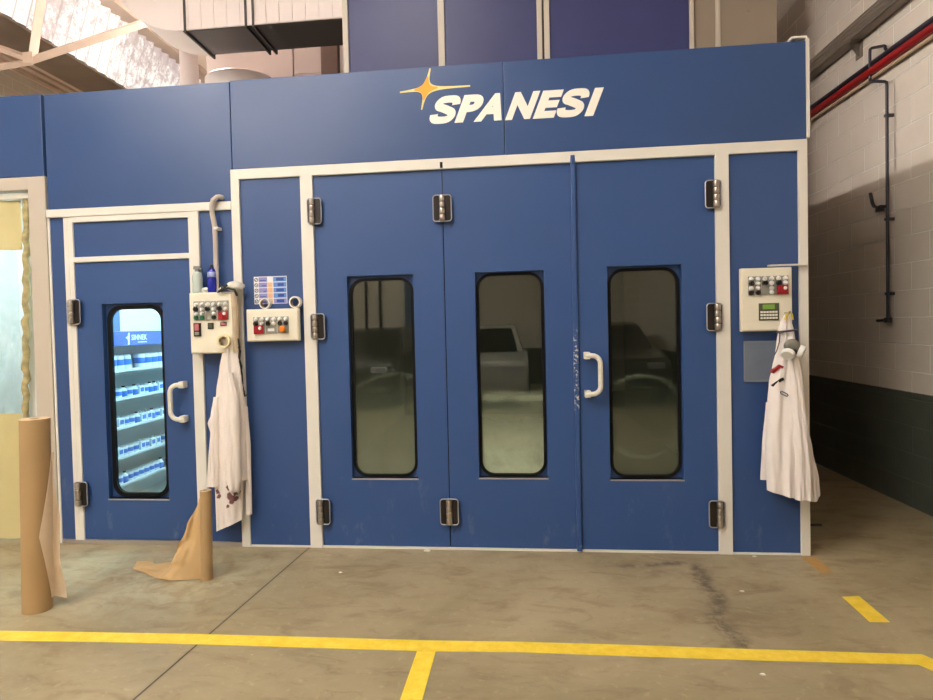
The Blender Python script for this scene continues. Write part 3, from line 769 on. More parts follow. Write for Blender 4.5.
# ------------------------------------------------------------------ plant on the roof of the booth
pl = thing('air_plenum', 'tall violet-blue air plenum with white trim strips standing on the booth roof', 'air plenum', (0, 0.6, 3.02))
ZT = 4.85
for x0, x1 in ((-1.095, -0.470), (-0.425, 0.198), (0.282, 1.185)):
    b = B(); box(b, x0, x1, 0.30, 0.85, 3.02, ZT, 0.004); obj('blue_panel', b, PLEN, pl)
for x0, x1 in ((-1.135, -1.095), (-0.470, -0.425), (0.198, 0.232), (0.246, 0.282), (1.185, 1.212)):
    b = B(); box(b, x0, x1, 0.285, 0.86, 3.02, ZT, 0.004); obj('trim_strip', b, BEIGEPOST, pl)
b = B(); box(b, 0.232, 0.246, 0.30, 0.85, 3.02, ZT); obj('joint_gap', b, SEAM, pl)
gb = thing('ventilation_cabinet', 'grey sheet-metal ventilation cabinet on the booth roof beside the blue plenum', 'ventilation cabinet', (1.48, 0.6, 3.02))
b = B(); box(b, 1.216, 1.352, 0.31, 0.85, 3.02, ZT, 0.004); obj('narrow_panel', b, GREYBOX, gb)
b = B(); box(b, 1.382, 1.735, 0.31, 0.85, 3.02, ZT, 0.004); 
for z in (3.45, 3.7, 3.95): lathe(b, [(0.001, 0), (0.008, 0), (0.006, -0.004), (0.001, -0.005)], (1.56, 0.309, z), 'y', 8)
obj('wide_panel', b, GREYBOX, gb)
b = B(); box(b, 1.352, 1.382, 0.30, 0.85, 3.02, ZT, 0.003); box(b, 1.363, 1.371, 0.296, 0.31, 3.02, ZT); obj('joint_strip', b, BEIGEPOST, gb)

b = B(); box(b, 0.9, 1.70, 2.5, 5.6, 3.02, 4.95, 0.006); box(b, 1.0, 1.6, 0.85, 2.5, 3.02, 3.08, 0.004); obj('unseen_light_block', b, GREYBOX, gb)  # unseen bulk added to keep light off the far end of the wall

# rectangular duct, flanges, elbow
du = thing('rectangular_duct', 'pale ribbed rectangular air duct running level above the mixing room', 'air duct', (-1.9, 0.7, 3.7))
zb, zt2, y0d, y1d = 3.70, 4.35, 0.48, 0.91
b = B(); box(b, -2.42, -1.14, y0d, y1d, zb, zt2, 0.004)
for i in range(12):
    x = -2.36+0.1*i; box(b, x-0.003, x+0.003, y0d-0.004, y0d, zb+0.01, zt2-0.01)
obj('duct_body', b, DUCTM, du)
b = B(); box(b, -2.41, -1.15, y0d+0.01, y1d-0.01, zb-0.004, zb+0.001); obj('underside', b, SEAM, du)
for x in (-2.385, -1.912, -1.856):
    b = B(); box(b, x-0.008, x+0.008, y0d-0.010, y1d+0.03, zb-0.022, zt2+0.02, 0.002); obj('flange', b, SEAM, du)
for x in (-2.1, -1.3):
    obj('hanger_rod', tube(B(), [(x, 0.7, zt2), (x, 0.7, 5.5)], 0.008, 6), STEEL, du)
# elbow curving up from the left end
b = B(); L0 = []
cx, cz = -2.42, zb+0.55
prof = []
for i in range(15):
    a = -PI/2-PI/2*0.8*i/14; prof.append((cx+0.55*math.cos(a), cz+0.55*math.sin(a)))
inner = []
for i in range(15):
    a = -PI/2-PI/2*0.8*(14-i)/14; inner.append((cx+0.05*math.cos(a), cz+0.05*math.sin(a)))
prism(b, prof+inner, y0d, y1d); obj('elbow', b, DUCTM, du, 30)
# fresh-air riser and round duct seen in the gap below the rectangular one
rp = tag(obj('round_riser', lathe(B(), [(0.01, 2.94), (0.08, 2.94), (0.08, 3.6), (0.075, 3.62), (0.075, 4.3), (0.01, 4.3)], (-2.72, 1.15, 0), 'z', 24), DUCTM, None, 40), 'pale round riser pipe at the left end of the rectangular duct', 'pipe')
rd = tag(obj('round_duct', lathe(B(), [(0.01, 2.94), (0.29, 2.94), (0.30, 3.0), (0.30, 3.60), (0.29, 3.61), (0.01, 3.615)], (-2.30, 1.25, 0), 'z', 36), DUCTM, None, 40), 'stubby round duct cap peeping over the mixing room header', 'duct')
hb = thing('heater_housing', 'pale panelled heater housing behind the rectangular duct', 'heater housing', (-2.0, 1.9, 2.95))
b = B(); box(b, -2.80, -1.965, 1.62, 2.3, 3.02, 4.12, 0.006); obj('side_panel', b, DUCTM, hb)
b = B(); box(b, -1.96, -1.70, 1.63, 2.3, 3.02, 4.12, 0.006); box(b, -1.96, -1.70, 1.622, 1.632, 3.80, 3.81); obj('access_panel', b, DUCTM, hb)
b = B(); box(b, -1.695, -1.535, 1.60, 2.3, 3.02, 4.12, 0.006); obj('dark_panel', b, mat('brown_panel', srgb(98, 76, 66), 0.5), hb)
b = B(); box(b, -1.53, -1.25, 1.64, 2.3, 3.02, 4.12, 0.006); obj('end_panel', b, DUCTM, hb)

# added skylight stand-in lamps over the booth roof, lamps over the hall
roofz = lambda x: 5.87-0.77*(x+5.22)/8.182
batten('unseen fluorescent batten above the booth roof, added to stand in for skylight daylight', -3.3, 1.7, 3.3, 5.02, TUBE_T, 0.26, None, roofz(-3.3))  # added behind the duct, throws the skylight's light onto the upper wall
batten('far unseen fluorescent batten above the booth roof, added to extend the skylight stand-in', -3.0, 3.8, 5.4, 5.02, TUBE_W, 0.26, None, roofz(-3.0))  # second added batten, lengthens the row that stands in for the skylight
for (x, y) in ((-1.1, -2.8), (-3.0, -5.4), (-4.4, -3.4), (-5.2, -6.4), (-4.6, -8.8)):
    batten('fluorescent batten under the hall roof facing the booth', x, y-0.8, y+0.8, 5.15, TUBE_W, 0.3, 'fluorescent battens under the hall roof', roofz(x))
batten('unseen fluorescent batten added to brighten the neighbouring roof slope far left', -7.4, 1.0, 2.6, 4.7, TUBE_W, 0.3, None, 5.72)  # added out of view to light the left roof underside

# ------------------------------------------------------------------ right wall services
XW = 2.962
tr = thing('cable_tray', 'grey ribbed cable tray bracketed high along the block wall', 'cable tray', (XW, 1.5, 3.77))
b = B(); box(b, XW-0.100, XW-0.001, -8, 8.8, 3.770, 3.776)
for z in (3.800, 3.832, 3.864): tube(b, [(XW-0.099, -8, z), (XW-0.099, 8.8, z)], 0.012, 6)
box(b, XW-0.100, XW-0.094, -8, 8.8, 3.770, 3.890); box(b, XW-0.010, XW-0.001, -8, 8.8, 3.770, 3.890); box(b, XW-0.106, XW-0.08, -8, 8.8, 3.886, 3.894)
obj('tray_channel', b, TRAYM, tr)
for y in (-2.0, 1.70, 5.2):
    b = B(); prism(b, [(XW-0.095, 3.768), (XW-0.001, 3.768), (XW-0.001, 3.63)], y-0.006, y+0.006); box(b, XW-0.008, XW-0.001, y-0.05, y+0.05, 3.63, 3.768); box(b, XW-0.095, XW-0.001, y-0.05, y+0.05, 3.760, 3.769); obj('bracket', b, TRAYM, tr)
tag(obj('red_pipe', tube(B(), [(XW-0.045, -8, 3.425), (XW-0.045, 8.9, 3.425)], 0.032, 14), PIPER, None, 40), 'red painted supply pipe running along the block wall', 'pipe')
tag(obj('dark_pipe', tube(B(), [(XW-0.03, -8, 3.488), (XW-0.03, 8.9, 3.488)], 0.025, 14), PIPED, None, 40), 'dark pipe just above the red supply pipe on the block wall', 'pipe')
tag(obj('thin_pipe', tube(B(), [(XW-0.03, -8, 3.377), (XW-0.03, 8.9, 3.377)], 0.014, 10), mat('beige_pipe', srgb(206, 178, 150), 0.5), None, 40), 'thin beige pipe just below the red supply pipe', 'pipe')
dp = thing('air_drop', 'dark compressed-air drop pipe with a looped top and outlet taps on the block wall', 'pipe', (XW, 1.15, 1.4))
xp = XW-0.050
b = B()
tube(b, [(XW-0.03, 1.25, 3.49), (XW-0.035, 1.25, 3.505), (xp, 1.25, 3.52), (xp, 1.253, 3.538), (xp, 1.268, 3.550), (xp, 1.430, 3.603), (xp, 1.452, 3.603), (xp, 1.458, 3.585), (xp, 1.458, 3.37), (xp, 1.450, 3.348), (xp, 1.43, 3.338), (xp, 1.262, 3.272), (xp, 1.236, 3.255), (xp, 1.232, 3.23), (xp, 1.232, 1.46), (xp, 1.235, 1.43)], 0.0115, 10)
obj('pipe_run', b, PIPED, dp, 50)
b = B(); tube(b, [(xp, 1.230, 2.303), (xp-0.01, 1.322, 2.303), (xp-0.01, 1.393, 2.329), (xp-0.01, 1.418, 2.364), (xp-0.01, 1.444, 2.445)], 0.013, 8); box(b, xp-0.025, xp+0.01, 1.28, 1.35, 2.277, 2.322, 0.006); obj('tap', b, BLK, dp, 50)
b = B(); tube(b, [(xp, 1.235, 1.430), (xp-0.005, 1.271, 1.414), (xp-0.01, 1.357, 1.411)], 0.011, 8); box(b, xp-0.02, xp+0.02, 1.205, 1.255, 1.394, 1.434, 0.006); obj('outlet', b, BLK, dp, 50)
for z in (3.0, 2.2, 1.62):
    b = B(); box(b, xp-0.017, XW-0.001, 1.222, 1.246, z-0.012, z+0.012, 0.004); obj('pipe_clip', b, PIPED, dp)

# ------------------------------------------------------------------ control boxes
def sw(bm, kind, x, z, y):
    """small switch pieces; material slots: 0 plate 1 black 2 white 3 red 4 green 5 orange"""
    if kind == 'knobB': lathe(bm, [(0.001, -0.022), (0.012, -0.022), (0.015, 0), (0.001, 0.001)], (x, y, z), 'y', 14, 1); box(bm, x-0.004, x+0.004, y-0.032, y-0.02, z-0.013, z+0.013, 0.001, 1)
    if kind == 'lampW': lathe(bm, [(0.001, -0.016), (0.009, -0.014), (0.013, -0.005), (0.014, 0), (0.001, 0.001)], (x, y, z), 'y', 14, 2)
    if kind == 'btnG': lathe(bm, [(0.001, -0.014), (0.012, -0.014), (0.015, -0.002), (0.015, 0), (0.001, 0.001)], (x, y, z), 'y', 14, 4)
    if kind == 'btnB': lathe(bm, [(0.001, -0.014), (0.012, -0.014), (0.015, -0.002), (0.015, 0), (0.001, 0.001)], (x, y, z), 'y', 14, 1)
    if kind == 'mush': lathe(bm, [(0.001, -0.034), (0.014, -0.034), (0.022, -0.026), (0.020, -0.018), (0.012, -0.016), (0.012, 0), (0.001, 0.001)], (x, y, z), 'y', 20, 5)
    if kind == 'redsq': box(bm, x-0.032, x+0.032, y-0.012, y, z-0.028, z+0.028, 0.004, 3); lathe(bm, [(0.001, -0.022), (0.009, -0.020), (0.011, -0.011), (0.001, -0.010)], (x+0.012, y, z+0.010), 'y', 12, 2)
    if kind == 'white_tag': box(bm, x-0.022, x+0.022, y-0.004, y, z-0.009, z+0.009, 0.001, 2)
SWM = [GREYPL, BLK, WHT, RED, GREEN, ORANGE]
def control_box(x0, x1, z0, z1, dep, label, cells, px0, px1, pz0, pz1):
    t = thing('control_box', label, 'control box', ((x0+x1)/2, 0, z0))
    obj('housing', box(B(), x0, x1, -dep, -0.021, z0, z1, 0.006), OFFW, t)
    obj('lid', box(B(), x0+0.006, x1-0.006, -dep-0.008, -dep, z0+0.006, z1-0.006, 0.004), OFFW, t)
    yf = -dep-0.008
    n = 3; w = (px1-px0)/n
    for k in range(n):
        b = B(); box(b, px0+k*w+0.002, px0+(k+1)*w-0.002, yf-0.006, yf, pz0, pz1, 0.002, 0)
        for kind, u, v in cells[k]: sw(b, kind, px0+k*w+u*w, pz0+v*(pz1-pz0), yf-0.006)
        obj('switch_plate', b, SWM, t, 40)
    return t, yf
cb1, yf1 = control_box(-2.110, -1.810, 1.306, 1.706, 0.10, 'tall cream control box with two bottles on it, beside the mixing room door', [
    [('lampW', .25, .82), ('lampW', .75, .82), ('knobB', .25, .58), ('lampW', .75, .56), ('btnG', .25, .14), ('btnG', .75, .14), ('lampW', .25, .34), ('lampW', .75, .34)],
    [('lampW', .25, .82), ('lampW', .75, .82), ('knobB', .25, .58), ('lampW', .75, .56), ('lampW', .75, .34), ('btnB', .75, .14)],
    [('lampW', .25, .82), ('lampW', .75, .82), ('knobB', .25, .58), ('lampW', .75, .56), ('redsq', .55, .24)]], -2.078, -1.836, 1.524, 1.650)
b = B(); box(b, -2.078, -2.030, yf1-0.012, yf1, 1.420, 1.508, 0.003, 0); box(b, -2.069, -2.039, yf1-0.018, yf1-0.01, 1.458, 1.500, 0.003, 1); box(b, -2.069, -2.039, yf1-0.015, yf1-0.01, 1.428, 1.450, 0.002, 2); obj('main_switch', b, [BLK, PINK, GREYPL], cb1)
b = B(); box(b, -1.983, -1.943, yf1-0.006, yf1, 1.466, 1.507, 0.002, 0); box(b, -1.977, -1.949, yf1-0.008, yf1-0.005, 1.473, 1.500, 0.001, 1); obj('hour_meter', b, [BLK, LCDB], cb1)
b = B(); box(b, -1.897, -1.854, yf1-0.005, yf1, 1.486, 1.510, 0.001, 0); box(b, -1.892, -1.859, yf1-0.007, yf1-0.004, 1.491, 1.505, 0.001, 1); obj('type_plate', b, [DBROWN, PINK], cb1)

cb2, yf2 = control_box(-1.744, -1.388, 1.377, 1.589, 0.055, 'small wide cream control box under the sticker sheet', [
    [('lampW', .25, .86), ('lampW', .75, .86), ('knobB', .25, .60), ('lampW', .75, .60), ('redsq', .48, .24)],
    [('lampW', .25, .86), ('lampW', .75, .86), ('knobB', .30, .60), ('lampW', .72, .60), ('white_tag', .5, .22)],
    [('lampW', .25, .86), ('lampW', .75, .86), ('btnB', .25, .60), ('btnB', .75, .60), ('mush', .55, .24)]], -1.693, -1.451, 1.428, 1.537)

cb3, yf3 = control_box(1.366, 1.660, 1.373, 1.754, 0.052, 'tall cream control box with a keypad display, at the right end of the booth', [
    [('lampW', .25, .86), ('lampW', .75, .86), ('knobB', .25, .62), ('lampW', .75, .62), ('lampW', .25, .36), ('lampW', .75, .36), ('btnB', .25, .12), ('btnB', .75, .12)],
    [('lampW', .25, .86), ('lampW', .75, .86), ('knobB', .25, .62), ('lampW', .75, .62), ('lampW', .75, .34), ('lampW', .75, .12)],
    [('lampW', .25, .86), ('lampW', .75, .86), ('knobB', .25, .62), ('lampW', .75, .62), ('redsq', .52, .24)]], 1.402, 1.636, 1.592, 1.703)
b = B(); box(b, 1.465, 1.580, yf3-0.006, yf3, 1.438, 1.541, 0.002, 0); box(b, 1.486, 1.554, yf3-0.009, yf3-0.005, 1.504, 1.533, 0.001, 1)
for r in range(3):
    for c in range(6): box(b, 1.473+c*0.0168, 1.486+c*0.0168, yf3-0.010, yf3-0.005, 1.446+r*0.018, 1.458+r*0.018, 0.001, 2)
obj('keypad_display', b, [LCDB, LCD, KEY], cb3)

# grey conduit from the rail down to the tall box
b = B(); pts = [(-1.905, -0.005, 2.338), (-1.910, -0.03, 2.338), (-1.924, -0.045, 2.335), (-1.948, -0.05, 2.315), (-1.960, -0.050, 2.28), (-1.958, -0.048, 2.22), (-1.946, -0.046, 2.15), (-1.943, -0.046, 2.05), (-1.945, -0.046, 1.9), (-1.945, -0.05, 1.69)]
cd = thing('conduit', 'grey bent conduit dropping from the rail into the tall control box', 'conduit', (-1.96, -0.05, 1.7))
obj('pipe_run', tube(B(), pts, 0.0165, 12), CABLE, cd, 60); obj('clip', box(B(), -1.945, -1.915, -0.066, -0.003, 2.120, 2.138, 0.003), WHT, cd)

# sticker sheet with pictogram rows
st = thing('safety_stickers', 'sheet of blue and white safety stickers above the small control box', 'sticker', (-1.59, -0.005, 1.63))
ST = [mat('sticker_white', srgb(232, 232, 236), 0.4), mat('sticker_mauve', srgb(140, 140, 196), 0.4), mat('sticker_peach', srgb(226, 182, 140), 0.4), mat('sticker_blue', srgb(96, 140, 206), 0.4), mat('sticker_dark_blue', srgb(30, 70, 150), 0.4), BLK]
obj('sheet', box(B(), -1.706, -1.480, -0.006, -0.0045, 1.624, 1.806), ST[0], st)
for r in range(5):
    z1_ = 1.801-r*0.0358; z0_ = z1_-0.031; b = B()
    box(b, -1.672, -1.614, -0.0072, -0.006, z0_, z1_, 0, 1); box(b, -1.610, -1.578, -0.0072, -0.006, z0_, z1_, 0, 2 if r else 0); box(b, -1.572, -1.484, -0.0072, -0.006, z0_, z1_, 0, 3 if r < 4 else 1)
    box(b, -1.552+0.01*(r % 2), -1.500, -0.0078, -0.007, z0_+0.006, z1_-0.006, 0, 4)
    box(b, -1.664+0.012*(r % 3), -1.622, -0.0078, -0.007, z0_+0.007, z0_+0.013, 0, 4)
    zc = (z0_+z1_)/2
    ring(b, (-1.689, -0.0078, zc), 0.013, 0.009, 0.0015, mi=5)
    tube(b, [(-1.697, -0.0072, zc+0.008*(1 if r % 2 else -1)), (-1.681, -0.0072, zc-0.008*(1 if r % 2 else -1))], 0.0018, 5, mi=5)
    obj('pictogram_row', b, ST, st)
# tape rolls
def tape(name, x, z, y, R, r, h, label, m, group=None):
    t = thing(name, label, 'tape roll', (x, y, z), group)
    obj('tape_winding', ring(B(), (x, y-h, z), R, r+0.003, h), m, t, 40)
    obj('core', ring(B(), (x, y-h-0.001, z), r+0.003, r, h+0.001), CORE, t, 40)
    return t
t1 = tape('tape_roll', -1.618, 1.5895+0.036, -0.023, 0.036, 0.026, 0.03, 'white tape roll standing before the sticker sheet on the small control box', WTAPE)
t2 = tape('tape_roll', -1.412, 1.5895+0.039, -0.023, 0.039, 0.027, 0.034, 'white tape roll standing on the right corner of the small control box', WTAPE)
t3 = tape('masking_tape_roll', -1.868, 1.386, yf1-0.002, 0.044, 0.028, 0.03, 'cream masking tape roll hung over the stained overall', CREAMT)
b = B(); tube(b, [(-1.868, yf1+0.002, 1.404), (-1.868, yf1-0.05, 1.404), (-1.868, yf1-0.06, 1.412)], 0.006, 8); obj('coat_hook', b, STEEL, cb1, 40)

# document pocket on the right side panel
dpk = thing('document_pocket', 'grey see-through document pocket under the right control box', 'document pocket', (1.49, 0, 1.06))
obj('paper', box(B(), 1.402, 1.578, -0.0075, -0.0045, 1.075, 1.305), mat('grey_document', srgb(112, 122, 138), 0.4, 0, 0.2, 12), dpk)
b = B(); box(b, 1.394, 1.586, -0.0105, -0.0078, 1.064, 1.075); box(b, 1.394, 1.586, -0.0105, -0.0078, 1.305, 1.314); box(b, 1.394, 1.402, -0.0105, -0.0078, 1.064, 1.314); box(b, 1.578, 1.586, -0.0105, -0.0078, 1.064, 1.314); obj('pocket_rim', b, mat('pocket_plastic', srgb(120, 128, 140), 0.3), dpk)
tag(obj('strip_bracket', box(B(), 1.53, 1.752, -0.05, -0.021, 1.762, 1.772, 0.002), WHITE), 'thin white bracket strip above the right control box', 'bracket')

# bottles and mask on the tall control box
ZB = 1.7065
sb = thing('spray_bottle', 'clear spray bottle with a grey trigger head on the tall control box', 'bottle', (-2.068, -0.062, ZB))
CLP = mat('milky_bottle_plastic', srgb(190, 204, 196), 0.25, 0, 0.1, 20)
obj('body', lathe(B(), [(0.004, 0), (0.031, 0.001), (0.034, 0.008), (0.033, 0.03), (0.031, 0.06), (0.034, 0.09), (0.031, 0.115), (0.021, 0.135), (0.013, 0.142), (0.004, 0.143)], (-2.068, -0.062, ZB), 'z', 24), CLP, sb, 50)
b = B(); lathe(b, [(0.002, 0.14), (0.016, 0.14), (0.016, 0.156), (0.002, 0.157)], (-2.068, -0.062, ZB), 'z', 14); prism(b, [(-2.092, ZB+0.156), (-2.054, ZB+0.156), (-2.035, ZB+0.150), (-2.033, ZB+0.158), (-2.052, ZB+0.176), (-2.088, ZB+0.178)], -0.072, -0.052); tube(b, [(-2.052, -0.062, ZB+0.155), (-2.044, -0.062, ZB+0.135), (-2.040, -0.062, ZB+0.122)], 0.004, 6); obj('trigger_head', b, mat('grey_trigger', srgb(120, 122, 118), 0.4), sb, 40)
bb_ = thing('detergent_bottle', 'dark blue squeeze bottle with a pale label on the tall control box', 'bottle', (-1.966, -0.066, ZB))
obj('body', lathe(B(), [(0.004, 0), (0.026, 0.001), (0.0285, 0.008), (0.0285, 0.09), (0.026, 0.1), (0.0275, 0.112), (0.027, 0.135), (0.019, 0.155), (0.011, 0.160), (0.004, 0.161)], (-1.966, -0.066, ZB), 'z', 24), mat('blue_bottle', srgb(22, 34, 150), 0.25), bb_, 50)
obj('paper_label', lathe(B(), [(0.0280, 0.100), (0.0290, 0.101), (0.0290, 0.134), (0.0280, 0.135)], (-1.966, -0.066, ZB), 'z', 24), mat('bottle_label', srgb(150, 160, 210), 0.4), bb_, 50)
obj('cap', lathe(B(), [(0.002, 0.158), (0.013, 0.158), (0.011, 0.182), (0.002, 0.184)], (-1.966, -0.066, ZB), 'z', 14), BLK, bb_, 40)
def blob(bm, c, r, seed=0, nu=18, nv=10, amp=0.25):
    rnd = random.Random(seed); ph = [rnd.random()*6 for _ in range(6)]
    rows = []
    for j in range(nv+1):
        th = PI*j/nv; row = []
        for i in range(nu):
            a = 2*PI*i/nu; k = 1+amp*(math.sin(3*a+ph[0])*math.sin(2*th+ph[1])+0.6*math.sin(5*a+ph[2]+3*th))*0.5*math.sin(th)
            row.append(bm.verts.new((c[0]+r[0]*k*math.sin(th)*math.cos(a), c[1]+r[1]*k*math.sin(th)*math.sin(a), c[2]+r[2]*math.cos(th))))
        rows.append(row)
    for j in range(nv):
        for i in range(nu):
            q = [rows[j][i], rows[j][(i+1) % nu], rows[j+1][(i+1) % nu], rows[j+1][i]]
            bm.faces.new(q)
    bmesh.ops.remove_doubles(bm, verts=bm.verts, dist=1e-5)
    return bm
RAG = make_cloth('white_rag', srgb(232, 228, 216))
tag(obj('paper_wad', blob(B(), (-2.019, -0.055, ZB+0.018), (0.026, 0.024, 0.0185), 3), RAG, None, 60), 'crumpled white paper wad between the two bottles', 'paper wad')
tag(obj('paper_wad', blob(B(), (-1.908, -0.06, ZB+0.016), (0.018, 0.018, 0.0165), 5), RAG, None, 60), 'small white paper wad right of the blue bottle', 'paper wad')
dm = thing('dust_mask', 'white dust mask with black straps lying on the corner of the tall control box', 'mask', (-1.815, -0.07, ZB))
b = B(); blob(b, (-1.805, -0.078, ZB+0.036), (0.058, 0.045, 0.034), 9, 20, 12, 0.3); obj('mask_cup', b, RAG, dm, 60)
b = B(); tube(b, [(-1.845, -0.10, ZB+0.045), (-1.875, -0.118, ZB+0.02), (-1.900, -0.122, ZB-0.005), (-1.875, -0.128, ZB+0.002), (-1.830, -0.128, ZB+0.022), (-1.790, -0.122, ZB+0.012), (-1.775, -0.115, ZB-0.03)], 0.008, 8)
tube(b, [(-1.860, -0.105, ZB+0.03), (-1.880, -0.115, ZB+0.04), (-1.865, -0.115, ZB+0.01)], 0.011, 8); obj('strap', b, BLK, dm, 60)
# beige hose of cables along the right flank of the tall box, ending in dark loose leads
cb = thing('cable_bundle', 'beige cable bundle with dark loose leads hanging beside the tall control box', 'cable', (-1.795, -0.06, 0.9))
b = B(); tube(b, [(-1.808, -0.09, 1.70), (-1.802, -0.092, 1.60), (-1.800, -0.09, 1.5), (-1.804, -0.09, 1.40), (-1.798, -0.085, 1.31)], 0.024, 10); obj('sheath', b, mat('beige_sheath', srgb(186, 168, 142), 0.7, 0, 0.2, 30), cb, 60)
b = B(); tube(b, [(-1.785, -0.10, 1.40), (-1.776, -0.10, 1.34), (-1.785, -0.095, 1.28), (-1.772, -0.09, 1.22), (-1.782, -0.085, 1.14), (-1.765, -0.08, 1.05), (-1.760, -0.08, 1.02), (-1.745, -0.08, 1.03)], 0.006, 8)
tube(b, [(-1.795, -0.1, 1.36), (-1.770, -0.1, 1.32), (-1.782, -0.095, 1.25), (-1.770, -0.09, 1.17), (-1.770, -0.085, 1.10)], 0.005, 8); obj('lead', b, BLK, cb, 60)

# ------------------------------------------------------------------ hanging overalls
def cloth_part(name, rows, y0, m, parent, folds=5, fa=0.012, seed=0, tilt=0.0, dz=0.012, nu=44, rnd_bot=0.0):
    """rows (z, xl, xr, depth); a closed hanging sheet body with vertical folds that widen downward"""
    rng = random.Random(seed); ph = [rng.random()*6.28 for _ in range(8)]
    zt, zb_ = rows[0][0], rows[-1][0]; n = max(6, int((zt-zb_)/dz)); b = B(); R = []
    for j in range(n+1):
        t = j/n; z = zt-(zt-zb_)*t; xl, xr, dep = interp(rows, z)
        g = t**1.5
        fr = []
        for i in range(nu+1):
            u = i/nu; x = xl+(xr-xl)*u
            prof = (math.sin(PI*u))**0.45
            w1 = math.sin(2*PI*folds*0.62*u+ph[0]+0.9*math.sin(z*3.1+ph[1])); w2 = math.sin(2*PI*folds*1.35*u+ph[2]+z*2.2)*math.sin(z*4+ph[4]+u*3)
            cre = math.sin(z*31+u*9+ph[3])*math.sin(z*7-u*11+ph[5])+0.7*math.sin(z*19-u*17+ph[6])*math.sin(u*13+ph[7])
            fy = fa*((0.4+0.6*t)*(w1+0.5*w2)+0.22*cre)
            zz = z+g*(tilt*(u-0.5)*2)+g*rnd_bot*((2*u-1)**2)
            fr.append((x, y0-dep*prof-fy*prof, zz))
        bk = [(xl+(xr-xl)*(1-i/nu), y0, fr[nu-i][2]) for i in range(1, nu)]
        R.append([b.verts.new(p) for p in fr+bk])
    L = len(R[0])
    for j in range(n):
        for i in range(L): b.faces.new((R[j][i], R[j][(i+1) % L], R[j+1][(i+1) % L], R[j+1][i]))
    b.faces.new(R[0][::-1]); b.faces.new(R[-1])
    return obj(name, b, m, parent, 70)

co = thing('stained_overall', 'white paint-stained overall hanging from the tall control box left of the booth', 'overall', (-1.9, -0.1, 0.1))
cloth_part('body', [(1.385, -1.892, -1.845, 0.02), (1.33, -1.902, -1.79, 0.035), (1.20, -1.928, -1.775, 0.045), (1.06, -1.955, -1.765, 0.05), (0.85, -1.985, -1.76, 0.055), (0.62, -2.0, -1.758, 0.06), (0.47, -2.004, -1.762, 0.055)], -0.075, CLOTH_L, co, 3, 0.014, 3)
cloth_part('lower_panel', [(0.75, -1.975, -1.775, 0.035), (0.5, -1.985, -1.785, 0.04), (0.165, -1.985, -1.805, 0.03)], -0.080, CLOTH_L, co, 2.5, 0.010, 8, 0.04)
cloth_part('left_sleeve', [(1.02, -1.965, -1.92, 0.02), (0.90, -1.985, -1.925, 0.035), (0.85, -2.008, -1.93, 0.04), (0.79, -1.990, -1.93, 0.04), (0.6, -2.012, -1.93, 0.045), (0.433, -2.032, -1.94, 0.04)], -0.10, CLOTH_L, co, 1.5, 0.009, 11)
cloth_part('right_sleeve', [(1.18, -1.865, -1.81, 0.02), (1.0, -1.868, -1.772, 0.04), (0.7, -1.872, -1.772, 0.05), (0.48, -1.870, -1.775, 0.05), (0.42, -1.862, -1.785, 0.045), (0.385, -1.842, -1.80, 0.02)], -0.130, CLOTH_L, co, 1.5, 0.008, 21)
cloth_part('hanging_belt', [(0.95, -1.785, -1.752, 0.015), (0.7, -1.785, -1.740, 0.018), (0.235, -1.785, -1.745, 0.015)], -0.06, CLOTH_L, co, 1, 0.004, 5, nu=12)

cr = thing('clean_overall', 'clean white overall with chest marks hanging at the right end of the booth', 'overall', (1.6, -0.12, 0.35))
cloth_part('body', [(1.476, 1.589, 1.609, 0.015), (1.44, 1.568, 1.623, 0.03), (1.375, 1.551, 1.639, 0.035), (1.30, 1.541, 1.649, 0.04), (1.224, 1.531, 1.657, 0.045), (1.166, 1.517, 1.659, 0.05), (1.067, 1.497, 1.662, 0.05), (0.95, 1.487, 1.669, 0.055), (0.68, 1.473, 1.672, 0.06), (0.405, 1.479, 1.657, 0.055)], -0.118, CLOTH_R, cr, 3, 0.014, 31, -0.025)
cloth_part('left_flap', [(0.95, 1.489, 1.537, 0.02), (0.68, 1.464, 1.537, 0.025), (0.485, 1.453, 1.537, 0.02)], -0.09, CLOTH_R, cr, 1.3, 0.005, 36)
cloth_part('right_leg', [(1.22, 1.612, 1.657, 0.02), (1.065, 1.614, 1.664, 0.035), (0.95, 1.617, 1.681, 0.045), (0.65, 1.622, 1.751, 0.05), (0.47, 1.627, 1.787, 0.05), (0.365, 1.632, 1.795, 0.045)], -0.085, CLOTH_R, cr, 2, 0.014, 41, 0.0, rnd_bot=0.03)
cloth_part('front_sleeve', [(1.24, 1.589, 1.647, 0.02), (1.05, 1.595, 1.665, 0.035), (0.8, 1.605, 1.689, 0.04), (0.55, 1.613, 1.705, 0.04), (0.388, 1.617, 1.709, 0.035)], -0.165, CLOTH_R, cr, 1.4, 0.010, 47)
b = B(); tube(b, [(1.575, -0.155, 1.44), (1.582, -0.160, 1.470), (1.597, -0.162, 1.485), (1.612, -0.160, 1.470), (1.619, -0.155, 1.44)], 0.006, 8); obj('yellow_loop', b, mat('yellow_loop', srgb(226, 204, 70), 0.5), cr, 60)
b = B(); tube(b, [(1.597, -0.105, 1.478), (1.597, -0.165, 1.478), (1.597, -0.172, 1.488)], 0.006, 8); obj('coat_hook', b, STEEL, cb3, 40)
